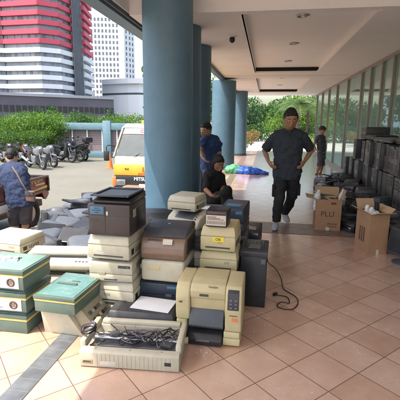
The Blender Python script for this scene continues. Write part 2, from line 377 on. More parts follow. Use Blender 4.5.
def fuse(mb, name, m, parent, voxel=.008, disp=0, dscale=.08, smoothn=3, clip=None):
    """union of closed shapes into ONE continuous skin"""
    me = bpy.data.meshes.new(name); mb.bm.to_mesh(me); mb.bm.free()
    o = bpy.data.objects.new(name, me); COL.objects.link(o)
    r = o.modifiers.new('r', 'REMESH'); r.mode = 'VOXEL'; r.voxel_size = voxel
    sm = o.modifiers.new('s', 'SMOOTH'); sm.iterations = smoothn; sm.factor = .5
    if disp:
        tx = bpy.data.textures.new(name, 'CLOUDS'); tx.noise_scale = dscale; tx.noise_depth = 2
        d = o.modifiers.new('d', 'DISPLACE'); d.texture = tx; d.strength = disp; d.mid_level = .5; d.texture_coords = 'LOCAL'
    dg = bpy.context.evaluated_depsgraph_get(); m2 = bpy.data.meshes.new_from_object(o.evaluated_get(dg))
    bpy.data.objects.remove(o); m2.name = name; m2.materials.clear(); m2.materials.append(M[m]); m2.shade_smooth()
    q = bpy.data.objects.new(name, m2); COL.objects.link(q); q.parent = parent; return q

# ------------------------------------------------------------------ setting
LOT = -.4
mb = MB(); mb.quad((-900, -60, LOT), (900, -60, LOT), (900, 900, LOT), (-900, 900, LOT)); o = struct(mb.build('ground', 'concrete'))
mb = MB(); mb.box(-3.25, 14, -14, 21.2, -.5, 0); struct(mb.build('terrace_floor', 'tiles'))
mb = MB(); mb.box(-3.25, 14, 21.2, 60, -.5, -.004); struct(mb.build('garden_path', 'pavement'))
mb = MB(); mb.quad((-1.4, -3.9, .004), (-1.265, -3.9, .004), (-1.265, 5.38, .004), (-1.4, 5.38, .004)); struct(mb.build('border_strip', 'greystrip'))
mb = MB(); mb.quad((-1.4, 5.38, .004), (2.38, 5.38, .004), (2.38, 5.97, .004), (-1.4, 5.97, .004)); struct(mb.build('cross_strip', 'brownstrip'))
mb = MB(); mb.quad((-.98, 5.97, .004), (-.80, 5.97, .004), (-.80, 21.1, .004), (-.98, 21.1, .004)); mb.quad((-1.4, 11.4, .004), (-.98, 11.4, .004), (-.98, 12.0, .004), (-1.4, 12.0, .004)); struct(mb.build('corridor_strip', 'brownstrip'))
# ceiling with recessed coffers
CZ = 2.85; XW = 2.4
xs = [-1.36, -.35, 1.32, XW + .1]; ys = [5.2, 5.34, 11.35, 12.85, 18.8, 21.0]
holes = {1, 3}
mb = MB()
for i in range(3):
    for j in range(len(ys) - 1):
        if i == 1 and j in holes: continue
        mb.quad((xs[i], ys[j], CZ), (xs[i], ys[j + 1], CZ), (xs[i + 1], ys[j + 1], CZ), (xs[i + 1], ys[j], CZ))
bmesh.ops.remove_doubles(mb.bm, verts=mb.bm.verts, dist=1e-4)
# roof mass above
struct(mb.build('ceiling', 'ceil'))
mb = MB(); mb.box(-2.05, 14, -1.2, 7.6, 3.25, 3.7); mb.box(-1.46, 14, 7.6, 21.05, 3.0, 3.7); mb.box(-1.45, XW + .1, 20.95, 21.05, CZ, 3.0)
mb.box(-1.8, 14, 5.2, 5.3, CZ + .001, 3.25); mb.box(-1.8, -1.36, 5.3, 7.55, CZ + .002, 2.87); mb.box(XW - .03, XW + .12, -1.2, 5.2, CZ, 3.25)
struct(mb.build('roof_slab', 'ceil'))
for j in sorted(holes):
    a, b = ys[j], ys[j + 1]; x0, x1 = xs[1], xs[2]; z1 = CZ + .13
    mb = MB(); mb.quad((x0 - .12, a - .12, z1), (x0 - .12, b + .12, z1), (x1 + .12, b + .12, z1), (x1 + .12, a - .12, z1))
    c = mb.build('ceiling_coffer', 'coffer'); struct(c)
    mb = MB(); t = .02
    mb.box(x0 - t, x0, a, b, CZ, z1 - .001); mb.box(x1, x1 + t, a, b, CZ + .001, z1 - .001)
    mb.box(x0 - t, x1 + t, a - t, a, CZ + .002, z1 - .001)
    mb.box(x0 - t - .001, x1 + t + .001, b, b + t, CZ + .002, CZ + .03)
    mb.box(x1 - .05, x1 - .001, a + .001, b - .001, CZ - .006, CZ + .02)
    mb.build('coffer_lip', 'coffertrim', c)
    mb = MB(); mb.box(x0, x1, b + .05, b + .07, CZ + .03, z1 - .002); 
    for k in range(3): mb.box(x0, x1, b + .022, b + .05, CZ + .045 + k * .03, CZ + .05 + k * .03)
    mb.build('coffer_shade_band', 'slot', c)  # dark backing and bars paint the shade on the recess's far face
# fine joint lines across the plaster ceiling
mb = MB()
for yy in (12.1, ): mb.box(-1.35, XW, yy, yy + .012, CZ - .003, CZ + .002)
mb.build('ceiling_joint', 'lampdark')['kind'] = 'structure'
# downlights
n_ = 0
for (X, Y, lab) in [(.44, 6.0, 'nearest recessed downlight of the first ceiling coffer'), (.45, 8.0, 'middle recessed downlight of the first ceiling coffer'), (.46, 10.2, 'farthest recessed downlight of the first ceiling coffer'),
                    (.47, 14.0, 'nearer recessed downlight in the second, farther ceiling coffer'), (.47, 16.6, 'farther recessed downlight in the second, farther ceiling coffer')]:
    t = thing('downlight', lab, 'downlight', (X, Y, CZ + .128), 0, 'recessed downlights in the ceiling coffers')
    mb = MB(); mb.torus((0, 0, -.004), (0, 0, 1), .085, .012); mb.build('ring', 'metal', t)
    mb = MB(); mb.cyl((0, 0, -.006), (0, 0, -.001), .078, n=24); mb.build('reflector', 'lampdark', t)
    mb = MB(); mb.ell((0, 0, -.008), (.03, .03, .012)); mb.build('bulb', 'white', t)
t = thing('dome_camera', 'small dark dome security camera on the ceiling beside the first coffer', 'camera', (-.59, 6.6, CZ))
mb = MB(); mb.cyl((0, 0, -.02), (0, 0, 0), .06, .075, n=20, bev=.004); mb.build('mount', 'ceil', t)
mb = MB(); mb.ell((0, 0, -.055), (.045, .045, .05)); mb.build('lens_dome', 'slot', t)
# roof edge beams
t = thing('roof_edge_beam', 'blue grey outer edge beam of the canopy running above the parking side', 'beam', (0, 0, 0))
mb = MB(); mb.box(-2.05, -1.86, -1.2, 7.58, 2.8, 3.248); mb.build('fascia', 'bluepaint', t)
mb = MB(); mb.box(-1.86, -1.82, -1.2, 7.57, 2.83, 2.87); mb.build('shadow_gap', 'beamdark', t)
mb = MB(); mb.box(-1.86, -1.80, -1.2, 7.56, 2.88, 3.246); mb.build('inner_face', 'ceil', t)
t = thing('inner_beam', 'dark blue inner beam joining the far columns under the ceiling edge', 'beam', (0, 0, 0))
mb = MB(); mb.box(-1.48, -1.36, 7.62, 20.94, 2.78, 2.998); mb.box(-1.8, -1.37, 7.55, 7.60, 2.78, 3.24); mb.build('soffit', 'bluepaint', t)
mb = MB(); mb.box(-1.36, -1.325, 6.3, 20.94, 2.77, 2.848); mb.build('edge_trim', 'beamdark', t)
# columns
for X, Y, r_, zt, lab in [(-1.2, 4.83, .30, 3.25, 'nearest thick round blue column, sunlit low on its left side'),
                          (-1.305, 5.95, .32, 2.85, 'darker round blue column tight behind the nearest one'),
                          (-1.37, 7.45, .33, 2.85, 'shaded blue column just behind the man in the blue T-shirt'),
                          (-1.37, 12.9, .38, 2.78, 'blue column rising beside the green and blue bundles'),
                          (-1.22, 18.2, .36, 2.85, 'farthest blue column, at the garden end of the corridor')]:
    t = thing('round_column', lab, 'column', (X, Y, 0), 0, 'round blue columns along the terrace edge')
    mb = MB(); mb.cyl((0, 0, .1), (0, 0, zt), r_, n=64); mb.build('shaft', 'bluepaint', t, ang=40)
    mb = MB(); mb.cyl((0, 0, 0), (0, 0, .1), r_ + .012, n=64); mb.build('plinth', 'beamdark', t, ang=40)
# glass curtain wall
t = thing('window_wall', 'tall tinted glass wall in bronze frames along the corridor', 'glass wall', (XW, 0, 0))
my = [-.1, 1.75, 3.6, 5.45, 7.3, 9.15, 11.0, 12.8, 14.65, 16.5, 18.35, 20.2]
for i, y in enumerate(my):
    mb = MB(); mb.box(-.045, .06, y - .03, y + .03, 0, 2.849, .004); mb.build('mullion', 'bronzealu', t)
for i in range(len(my) - 1):
    mb = MB(); mb.box(0, .012, my[i] + .035, my[i + 1] - .035, .12, 2.78); mb.build('pane', 'glass', t)
for y in (8.35, 10.05):
    mb = MB(); mb.box(-.05, -.002, y - .018, y + .018, .12, 2.8); mb.build('door_stile', 'bronzealu', t)
mb = MB(); mb.box(-.06, .05, -.1, 20.9, .0, .12); mb.build('bottom_rail', 'bronzealu', t)
mb = MB(); mb.box(-.05, .05, -.1, 20.9, 2.78, 2.848); mb.build('top_rail', 'bronzealu', t)
mb = MB(); mb.box(2.9, 2.95, -.1, 20.9, 0, 3.1); mb.box(XW + .1, 2.9, 20.9, 20.95, 0, 3.1); struct(mb.build('interior_wall', 'inner'))

# ------------------------------------------------------------------ vegetation
def leaves(mb_verts, mb_faces, c, r, n, size, shell=.55, up=.25):
    for _ in range(n):
        while True:
            d = Vector((random.uniform(-1, 1), random.uniform(-1, 1), random.uniform(-1, 1)))
            if .01 < d.length <= 1: break
        d = d.normalized() * (shell + (1 - shell) * random.random() ** .5) if random.random() < .8 else d
        p = Vector((c[0] + d.x * r[0], c[1] + d.y * r[1], c[2] + d.z * r[2]))
        q = Euler((random.uniform(0, 6.28), random.uniform(0, 6.28), random.uniform(0, 6.28))).to_matrix()
        s = size * random.uniform(.6, 1.4); i = len(mb_verts)
        for a, b in ((-1, 0), (0, -.45), (1, 0), (0, .45)): mb_verts.append(p + q @ Vector((a * s, b * s, 0)))
        mb_faces.append((i, i + 1, i + 2, i + 3))
def foliage(name, blobs, m, parent, size, dens):
    v, f = [], []
    for c, r in blobs:
        n = int(dens * (r[0] * r[1] + r[1] * r[2] + r[0] * r[2]))
        leaves(v, f, c, r, n, size)
    me = bpy.data.meshes.new(name); me.from_pydata([tuple(p) for p in v], [], f); me.materials.append(M[m])
    o = bpy.data.objects.new(name, me); COL.objects.link(o)
    if parent: o.parent = parent
    return o
def clumps(c, r, k, s=.4):
    out = []
    for _ in range(k):
        a = random.uniform(0, 6.28); e = random.uniform(-.3, 1); q = random.uniform(.35, .85)
        out.append(((c[0] + r[0] * q * math.cos(a), c[1] + r[1] * q * math.sin(a), c[2] + r[2] * e * .75), tuple(x * random.uniform(s * .7, s * 1.3) for x in r)))
    return out
def tree(loc, h, cr, m, label, cat='tree', name='broadleaf_tree', size=.12, dens=90, k=16, group=None, trunk=.12):
    t = thing(name, label, cat, loc, 0, group)
    mb = MB(); top = (random.uniform(-.2, .2), random.uniform(-.2, .2), h * .62)
    mb.loft(smooth([(0, 0, -.02), (.05, 0, h * .3), top]), [trunk * (1 - .06 * i) for i in range(9)], n=8)
    for i in range(6):
        a = i * 1.05 + random.random(); z0 = h * random.uniform(.3, .55)
        mb.loft([(0, 0, z0), (cr[0] * .3 * math.cos(a), cr[1] * .3 * math.sin(a), z0 + h * .12), (cr[0] * .6 * math.cos(a), cr[1] * .6 * math.sin(a), z0 + h * .25)], [trunk * .5, trunk * .35, trunk * .15], n=6)
    mb.build('trunk', 'bark', t)
    c = (0, 0, h - cr[2])
    foliage('crown', [(c, tuple(x * .62 for x in cr))] + clumps(c, cr, k), m, t, size, dens)
    return t
def bush(loc, r, m, label, name='shrub', cat='shrub', size=.06, dens=300, k=12, group=None):
    t = thing(name, label, cat, loc, 0, group)
    mb = MB()
    for i in range(5):
        a = i * 1.26; mb.loft([(0, 0, 0), (r[0] * .3 * math.cos(a), r[1] * .3 * math.sin(a), r[2] * .6), (r[0] * .5 * math.cos(a), r[1] * .5 * math.sin(a), r[2] * 1.1)], [.03, .02, .01], n=5)
    mb.build('stem', 'bark', t)
    foliage('foliage', [((0, 0, r[2] * .9), tuple(x * .8 for x in r))] + clumps((0, 0, r[2] * .9), r, k, .38), m, t, size, dens)
    return t
GE = 'garden trees beyond the open end of the corridor'
tree((-2.6, 33, 0), 3.0, (2.1, 2, 1.5), 'leaf_dark', 'dark bushy tree left of the gap at the corridor end', group=GE, size=.13, dens=110)
tree((-.4, 37, 0), 3.3, (2.6, 2, 1.65), 'leaf_mid', 'big round mid green tree in the middle of the corridor opening', group=GE, size=.13, dens=110)
tree((3.0, 40, 0), 3.9, (2.6, 2, 2.2), 'leaf_bright', 'light green tree behind the palm at the corridor end', group=GE, size=.13, dens=110)
tree((6.5, 37, 0), 5.5, (2.6, 2, 2.6), 'leaf_mid', 'tall green tree showing beside the glass wall end', group=GE, size=.14, dens=100)
tree((1.0, 30, 0), 2.3, (1.2, 1.0, 1.0), 'leaf_bright', 'low bright green tree behind the head of the man in black', group=GE, size=.08, dens=200)
for i, (X, Y, r_, lab) in enumerate([(-2.0, 25.5, .65, 'leftmost orange tinted shrub at the corridor end'), (-.95, 26.5, .6, 'middle orange tinted shrub at the corridor end'), (-1.35, 28.4, .7, 'farthest orange tinted shrub, behind the other two'), (4.2, 26.5, .8, 'orange flowering shrub by the end of the glass wall')]):
    bush((X, Y, 0), (r_, r_, .5), 'leaf_orange', lab, group='orange flowering shrubs at the corridor end', size=.05, dens=420)
for i, (X, Y, s) in enumerate([(-1.4, 24.2, .35), (-1.15, 22.6, .28), (2.6, 25.0, .55), (2.2, 27.5, .6)]):
    bush((X, Y, 0), (s, s, s * .8), 'leaf_mid' if i < 2 else 'leaf_bright', ['small dark green plant by the path under the orange shrubs', 'smallest green plant by the path edge near the farthest column', 'leafy green plant by the path beside the boy', 'rounded light green plant behind the one beside the boy'][i], group='small plants beside the path', size=.04, dens=500)
def palm(loc, h, label, n=15, L=1.9):
    t = thing('palm_tree', label, 'palm tree', loc, 0, 'palms at the corridor end')
    mb = MB(); mb.loft([(0, 0, 0), (.06, 0, h * .5), (.02, 0, h)], [.13, .1, .09], n=10)
    for k in range(12): mb.torus((.04, 0, h * k / 12), (0, 0, 1), .1, .012, 12, 5)
    mb.build('trunk', 'bark', t)
    v, f = [], []
    for i in range(n):
        a = i * 2.4; el = random.uniform(.1, 1.1); pts = []
        for k in range(15):
            s = k / 14; x = L * s * math.cos(el * (1 - s * .3)); z = L * (s * math.sin(el) - .75 * s * s)
            pts.append(Vector((x * math.cos(a), x * math.sin(a), h + z)))
        sd = Vector((-math.sin(a), math.cos(a), 0))
        for k in range(1, 15):
            p = pts[k]; d = (pts[k] - pts[k - 1]).normalized(); w = .42 * math.sin(math.pi * min(1, (k + 1.5) / 16)) + .05
            for sg in (-1, 1):
                for q in (0, .5):
                    b0 = p - d * .12 * q; e = b0 + sd * sg * w + d * w * .6 - Vector((0, 0, w * .45)); j = len(v)
                    v += [b0, b0 + d * .05, e, e - d * .012]; f.append((j, j + 1, j + 2, j + 3))
    me = bpy.data.meshes.new('fronds'); me.from_pydata([tuple(p) for p in v], [], f); me.materials.append(M['leaf_palm'])
    o = bpy.data.objects.new('fronds', me); COL.objects.link(o); o.parent = t
palm((2.1, 28.5, 0), 2.7, 'palm with drooping yellow green fronds above the man in black', 15, 1.8)
palm((3.0, 31, 0), 2.6, 'second, farther palm between the man in black and the boy', 15, 2.0)
palm((4.6, 28, 0), 3.2, 'palm partly hidden by the end of the glass wall', 15, 2.2)
def row(name, x0, x1, y, hh, m, lab):
    t = thing(name, lab, 'hedge', (x0, y, 0), 0); bl = []; x = 0
    while x < x1 - x0:
        bl.append(((x, random.uniform(-.4, .4), hh * random.uniform(.45, .6)), (.8, .7, hh * random.uniform(.4, .6)))); x += .45
    foliage('foliage', bl, m, t, .09, 150); 
    for i in range(8): MB().cyl(((x1 - x0) * i / 8, 0, -.02), ((x1 - x0) * i / 8, 0, hh * .6), .04, .02, 6).build('stem', 'bark', t)
row('garden_hedge', -5, 9, 31.5, 1.25, 'leaf_mid', 'green hedge filling the space under the trees at the corridor end')
row('garden_hedge', -5, 9, 42, 2.6, 'leaf_dark', 'dark tall hedge closing the garden behind the corridor end trees')
GS = 'green trees seen between the columns'
tree((-4.1, 17.5, LOT), 4.6, (1.1, 2.2, 2.0), 'leaf_mid', 'nearer green tree seen in the gap between the columns', group=GS, size=.1, dens=120)
tree((-4.6, 23, LOT), 5.4, (1.3, 2.4, 2.4), 'leaf_bright', 'farther bright green tree seen between the columns', group=GS, size=.11, dens=110)
tree((-5.5, 30, LOT), 5.0, (2.0, 2.2, 2.3), 'leaf_dark', 'dark tree far behind the terrace columns', group=GS, size=.12, dens=90)

# left side hedges and fence
def P3(u, v, z): return gz(u, v, z)
bush((-11.3, 16.9, LOT), (1.7, .9, .78), 'leaf_hedge', 'low clipped hedge mound directly behind the parked motorbikes', name='hedge', cat='hedge', size=.04, dens=620, k=26, group='hedges by the parking lot')
bush((-14.0, 16.6, LOT), (1.6, .9, .8), 'leaf_hedge', 'hedge mound at the far left edge behind the motorbikes', name='hedge', cat='hedge', size=.04, dens=520, k=20, group='hedges by the parking lot')
bush((-11.9, 18.6, LOT), (1.75, .8, 1.22), 'leaf_bright', 'tall rounded bright bush towering over the clipped hedge', name='bush', cat='bush', size=.05, dens=620, k=30, group='hedges by the parking lot')
bush((-14.5, 18.3, LOT), (1.5, .8, 1.15), 'leaf_bright', 'rounded bright bush at the left edge of the picture', name='bush', cat='bush', size=.05, dens=460, k=24, group='hedges by the parking lot')
bush((-10.5, 21.6, LOT), (.9, .8, 1.2), 'leaf_mid', 'spiky bluish shrub between the tall bush and the fence', name='bush', cat='bush', size=.06, dens=420, k=22, group='hedges by the parking lot')
# fence, running from left to right behind the lot
a = Vector((-12.2, 19.0, LOT)); b = Vector((-4.2, 20.0, LOT)); d = (b - a); Ln = d.length; ang = math.atan2(d.y, d.x)
t = thing('blue_fence', 'pale blue concrete fence with white bars at the back of the parking lot', 'fence', a, ang)
mb = MB(); mb.box(0, Ln, -.08, .08, 0, .32, .01); mb.build('plinth', 'bluepaint2', t)
mb = MB(); mb.box(0, Ln, -.12, .12, 1.43, 1.78, .01); mb.build('top_beam', 'bluepaint2', t)
for x in (4.15, Ln - .1):
    mb = MB(); mb.box(x - .2, x + .2, -.16, .16, 0, 1.9, .012); mb.build('pillar', 'bluepaint2', t)
x = .75
while x < Ln:
    if min(abs(x - q) for q in (4.15, Ln - .1)) > .25:
        mb = MB(); mb.box(x - .03, x + .03, -.03, .03, .32, 1.43); mb.build('post', 'white', t)
    x += .78
mb = MB(); mb.box(.2, Ln, .1, .13, .32, 1.43); mb.build('slatted_sheet', 'slats', t)
mb = MB()
x = .2
while x < Ln: mb.cyl((x, -.0, .32), (x, 0, 1.43), .007, n=5); x += .13
mb.build('thin_bars', 'metal', t)
# green growth on the bank behind the fence
def strip_bush(name, x0, x1, y, z, hh, m, lab):
    t = thing(name, lab, 'hedge', (x0, y, z), 0)
    bl = []
    x = 0
    while x < x1 - x0:
        bl.append(((x, random.uniform(-.5, .5), random.uniform(.0, .15) * hh + hh * .5), (.7, .7, hh * random.uniform(.42, .5)))); x += .3
    foliage('foliage', bl, m, t, .06, 240)
    for i in range(10): MB().cyl(((x1 - x0) * i / 10, 0, 0), ((x1 - x0) * i / 10, 0, hh * .6), .04, .02, 6).build('stem', 'bark', t)
    return t
strip_bush('long_hedge', -20, -4, 23.4, LOT, 2.15, 'leaf_bright', 'long bright green hedge rising behind the pale blue fence')
strip_bush('garden_hedge', -26, -9, 27, LOT, 2.25, 'leaf_mid', 'darker green hedge behind the bright one, below the towers')
for i, (u, Y, hh) in enumerate([(47, 27, 3.1), (57, 27.5, 3.0), (36, 28, 2.7), (118, 26, 2.6)]):
    p = at(u, 118, Y); bush((p.x, Y, LOT), (.9, .7, hh / 2), 'leaf_mid' if i % 2 else 'leaf_dark', ['bluish green shrub poking above the hedge under the striped tower', 'second shrub poking above the hedge, right of the bluish one', 'low dark shrub left of the bluish one above the hedge', 'dark shrub above the hedge just left of the truck'][i], size=.09, dens=130, group='shrubs above the long hedge')

# ------------------------------------------------------------------ towers
def horiz(az, D): return Vector((-math.sin(R(az)) * D, math.cos(R(az)) * D, 0))
def facade(t, P0, P1, z0, fh, nf, redfrom, out, gname):
    """horizontal bands on one facade"""
    d = (P1 - P0); L = d.length; d.normalize(); nrm = Vector((d.y, -d.x, 0))
    if nrm.dot(-P0) < 0: nrm = -nrm
    for k in range(nf):
        z = z0 + k * fh
        mb = MB(); a, b = P0 + nrm * out, P1 + nrm * out; ext = d * .35
        q = [a - ext, b + ext, P1 + ext * 0 - nrm * .2, P0 - nrm * .2]
        mb.hexa([(p.x, p.y, z) for p in q], [(p.x, p.y, z + fh * .52) for p in q])
        mb.build('spandrel_band', 'towerred' if k >= redfrom else 'towerwhite', t)
        mb = MB(); a, b = P0 - nrm * .3, P1 - nrm * .3; q = [a, b, P1 - nrm * 2, P0 - nrm * 2]
        mb.hexa([(p.x, p.y, z + fh * .52) for p in q], [(p.x, p.y, z + fh) for p in q])
        w = mb.build('window_band', 'towerglass', t)
        mb = MB(); n = int(L / 2.2)
        for i in range(n):
            if random.random() < .75:
                c = P0 + d * (L * (i + .5) / n) - nrm * .25; wd = random.choice((.12, .12, .5, .9)); q = [c - d * wd, c + d * wd, c + d * wd - nrm * .1, c - d * wd - nrm * .1]
                mb.hexa([(p.x, p.y, z + fh * .53) for p in q], [(p.x, p.y, z + fh * .99) for p in q])
        if len(mb.bm.verts): mb.build('frame', 'towergrey' if k % 2 else 'towerdark', w)
        else: mb.bm.free()
T = thing('striped_tower', 'curved office tower with red bands above and white bands below', 'tower', (0, 0, 0))
zb = H + .0575 * 130 - .9; fh = 130 * .0197
pl = [horiz(45, 150), horiz(40, 138), horiz(34.8, 137), horiz(30.6, 130), horiz(28.3, 131), horiz(26.6, 137)]
for i in range(len(pl) - 1): facade(T, pl[i], pl[i + 1], zb, fh, 17, 6, .5, 'f')
c0, c1 = horiz(26.55, 135.5), horiz(25.35, 139)
mb = MB(); q = [c0, c1, c1 + horiz(26, 12), c0 + horiz(26, 12)]
mb.hexa([(p.x, p.y, LOT) for p in q], [(p.x, p.y, 60) for p in q]); core = mb.build('core_wall', 'towergrey', T)
mb = MB(); dd = (c1 - c0) / 7
for i in range(7):
    c = c0 + dd * (i + .5) + Vector((.15, -.35, 0)); mb.box(c.x - .12, c.x + .12, c.y - .1, c.y + .3, 4, 60)
mb.build('fins', 'towerdark', T)
e0, e1 = horiz(25.3, 139), horiz(24.35, 150)
facade(T, e0, e1, zb - .5, fh, 17, 6, .9, 'g')
mb = MB(); q = [pl[0] * 1.02, pl[2] * 1.02, pl[5] * 1.02, e1 * 1.05, e1 * 1.2, pl[0] * 1.25]
b_ = bmesh.new(); lo = [b_.verts.new((p.x, p.y, LOT)) for p in q]; hi = [b_.verts.new((p.x, p.y, zb + 17 * fh)) for p in q]
b_.faces.new(lo); b_.faces.new(hi)
for i in range(6): b_.faces.new((lo[i], hi[i], hi[(i + 1) % 6], lo[(i + 1) % 6]))
bmesh.ops.recalc_face_normals(b_, faces=b_.faces); mb._add(b_); mb.build('body', 'towergrey', T)
# podium
Pd = thing('podium_building', 'low dark grey podium block at the foot of the striped tower', 'building', (0, 0, 0))
p0, p1 = horiz(46, 112), horiz(21.5, 120)
def zang(e, D): return H + e * D
mb = MB(); q = [p0, p1, p1 * 1.1, p0 * 1.1]; mb.hexa([(p.x, p.y, LOT) for p in q], [(p.x, p.y, zang(.052, 118)) for p in q]); mb.build('wall', 'podium', Pd)
mb = MB(); q = [p0 * .997, p1 * .997, p1 * .999, p0 * .999]
mb.hexa([(p.x, p.y, zang(.05, 118)) for p in q], [(p.x, p.y, zang(.056, 118)) for p in q]); mb.build('parapet', 'towergrey', Pd)
n = 34
for i in range(n):
    s = (i + .5) / n; c = (p0 * (1 - s) + p1 * s); dd = (p1 - p0).normalized() * .55; k1 = 1 - .1 / c.length; k2 = 1 + .2 / c.length; q = [(c - dd) * k1, (c + dd) * k1, (c + dd) * k2, (c - dd) * k2]; mb = MB(); mb.hexa([(p.x, p.y, zang(.016, 118)) for p in q], [(p.x, p.y, zang(.03, 118)) for p in q]); mb.build('window', 'slot', Pd)
# white grid tower
W = thing('white_grid_tower', 'tall white apartment tower with a grid of small square windows', 'tower', (0, 0, 0))
D = 230.; a0, a1, a2 = horiz(25.2, D), horiz(20.2, D * .985), horiz(18.5, D * 1.02)
zt = H + .243 * D
mb = MB(); q = [a0, a1, a1 * 1.15, a0 * 1.15]; mb.hexa([(p.x, p.y, LOT) for p in q], [(p.x, p.y, zt) for p in q]); mb.build('wall', 'towerwhite', W)
mb = MB(); q = [a1, a2, a2 * 1.12, a1 * 1.12]; mb.hexa([(p.x, p.y, LOT) for p in q], [(p.x, p.y, zt - 3) for p in q]); mb.build('side_wall', 'towerwhite', W)
mb = MB(); q = [a1 * .998 , a1 * .99 + (a2 - a1) * .18, a1 * 1.05 + (a2 - a1) * .18, a1 * 1.05]; mb.hexa([(p.x, p.y, LOT) for p in q], [(p.x, p.y, zt + .6) for p in q]); mb.build('corner_pier', 'towerwhite', W)
d = (a1 - a0); L = d.length; d.normalize(); nx, nz = 9, 23; pw = (L - 3) / nx; ph = D * .0124 ; cnt = 0
wins = []
for kz in range(nz):
    for kx in range(nx):
        c = a0 + d * (1.6 + (kx + .5) * pw); z = zt - 2.2 - (kz + .5) * ph
        if z > 7: wins.append((c, z, d, pw * .26, ph * .28))
d2 = (a2 - a1).normalized(); L2 = (a2 - a1).length
for kz in range(20):
    for s in (.35, .62, .85):
        c = a1 + d2 * L2 * s; wins.append((c, zt - 6 - kz * ph, d2, .5, ph * .3))
rest = MB()
for i, (c, z, dd, w_, h_) in enumerate(wins):
    nrm = Vector((dd.y, -dd.x, 0)); q = [c - dd * w_ + nrm * .06, c + dd * w_ + nrm * .06, c + dd * w_ - nrm * .1, c - dd * w_ - nrm * .1]
    m_ = MB() if i < 99 else rest
    m_.hexa([(p.x, p.y, z - h_) for p in q], [(p.x, p.y, z + h_) for p in q])
    if i < 99: m_.build('window', 'towerdark', W)
rest.build('small_windows', 'towerdark', W)['kind'] = 'stuff'
# low white rounded building
B = thing('low_white_building', 'low white flat roofed building with a curved edge in front of the grid tower', 'building', (0, 0, 0))
cs = [horiz(az, 150 + 0.9 * abs(az - 18) ** 1.5) for az in (23.0, 22.2, 21, 19.5, 18, 16, 13)]
def ribbon(name, m, e0, e1, k0=1., thick=.03):
    mb = MB()
    for i in range(len(cs) - 1):
        q = [cs[i] * k0, cs[i + 1] * k0, cs[i + 1] * (k0 + thick), cs[i] * (k0 + thick)]
        mb.hexa([(p.x, p.y, H + e0 * 150) for p in q], [(p.x, p.y, H + e1 * 150) for p in q])
    return mb.build(name, m, B)
ribbon('wall', 'towerwhite', -.012, .062); ribbon('window', 'towerdark', .062, .067, 1.006); ribbon('upper_wall', 'towerwhite', .067, .088, 1.0); ribbon('roof', 'towerwhite', .088, .1, .99, .05)

# ------------------------------------------------------------------ cone
t = thing('traffic_cone', 'orange traffic cone standing left of the yellow truck', 'traffic cone', gz(110, 168.5, LOT))
mb = MB(); mb.box(-.16, .16, -.16, .16, 0, .03, .01); mb.build('base', 'orange', t)
mb = MB(); mb.cyl((0, 0, .03), (0, 0, .62), .12, .03, 20); mb.build('cone', 'orange', t)
mb = MB(); mb.cyl((0, 0, .25), (0, 0, .38), .085, .062, 20); mb.build('stripe', 'white', t)

# ------------------------------------------------------------------ yellow truck (front view)
t = thing('delivery_truck', 'small yellow and white truck facing the camera in the parking lot', 'truck', (-2.74, 9.0, LOT), 0)
mb = MB()
mb.hexa([(-.85, 0, .30), (.85, 0, .30), (.85, 1.9, .30), (-.85, 1.9, .30)], [(-.85, .02, 1.08), (.85, .02, 1.08), (.85, 1.9, 1.08), (-.85, 1.9, 1.08)], .05)
mb.build('cab_body', 'truckwhite', t)
mb = MB(); mb.box(-.855, .855, -.035, .03, .62, .885, .015); mb.build('front_panel', 'truckyellow', t)
for s in (-1, 1):
    mb = MB(); mb.hexa([(s * .855 - .035, .03, 1.06), (s * .855 + .035 * 0, .03, 1.06), (s * .855, .14, 1.06), (s * .855 - .035, .14, 1.06)],
            [(s * .74 - .035, .42, 1.76), (s * .74 + .01, .42, 1.76), (s * .74 + .01, .52, 1.76), (s * .74 - .035, .52, 1.76)], .008); mb.build('pillar', 'truckwhite', t)
mb = MB(); mb.hexa([(-.8, .42, 1.74), (.8, .42, 1.74), (.8, 1.9, 1.74), (-.8, 1.9, 1.74)], [(-.72, .52, 1.84), (.72, .52, 1.84), (.72, 1.85, 1.84), (-.72, 1.85, 1.84)], .03); mb.build('roof', 'truckwhite', t)
mb = MB(); mb.hexa([(-.81, .06, 1.08), (.81, .06, 1.08), (.81, .075, 1.08), (-.81, .075, 1.08)], [(-.71, .44, 1.74), (.71, .44, 1.74), (.71, .455, 1.74), (-.71, .455, 1.74)]); w = mb.build('windscreen', 'windshield', t)
mb = MB(); mb.hexa([(-.73, .345, 1.6), (.73, .345, 1.6), (.73, .36, 1.6), (-.73, .36, 1.6)], [(-.70, .42, 1.73), (.70, .42, 1.73), (.70, .435, 1.73), (-.70, .435, 1.73)]); mb.build('sun_strip', 'white', w)
text('banner_letters', 'CIAN JAYA', .12, 'redink', w, (0, .375, 1.665), (R(60), 0, 0), .002, bold=.004)
mb = MB()
for s in (-.35, .35):
    mb.tube([(s, .02, 1.07), (s + .12, .1, 1.14), (s + .33, .18, 1.25)], .008)
mb.build('wiper', 'black', w)
mb = MB(); mb.box(-.4, .38, .2, .5, 1.06, 1.2, .03); mb.ell((-.2, .55, 1.28), (.1, .08, .12)); mb.ell((.3, .6, 1.26), (.2, .1, .12)); mb.build('dashboard_clutter', 'grey', w)
mb = MB(); mb.box(-.84, .84, -.08, .0, .28, .615, .02); mb.build('bumper', 'black', t)
text('maker_letters', 'MITSUBISHI', .11, 'white', t, (-.05, -.085, .55), bold=.003)
text('front_letters', 'L300', .15, 'redink', t, (.02, -.04, .77), bold=.006)
text('front_small_letters', 'ANTAR JEMPUT', .07, 'redink', t, (.0, -.04, .665), bold=.002)
text('side_mark', '4x2', .07, 'ink', t, (-.52, -.04, .78), bold=.002)
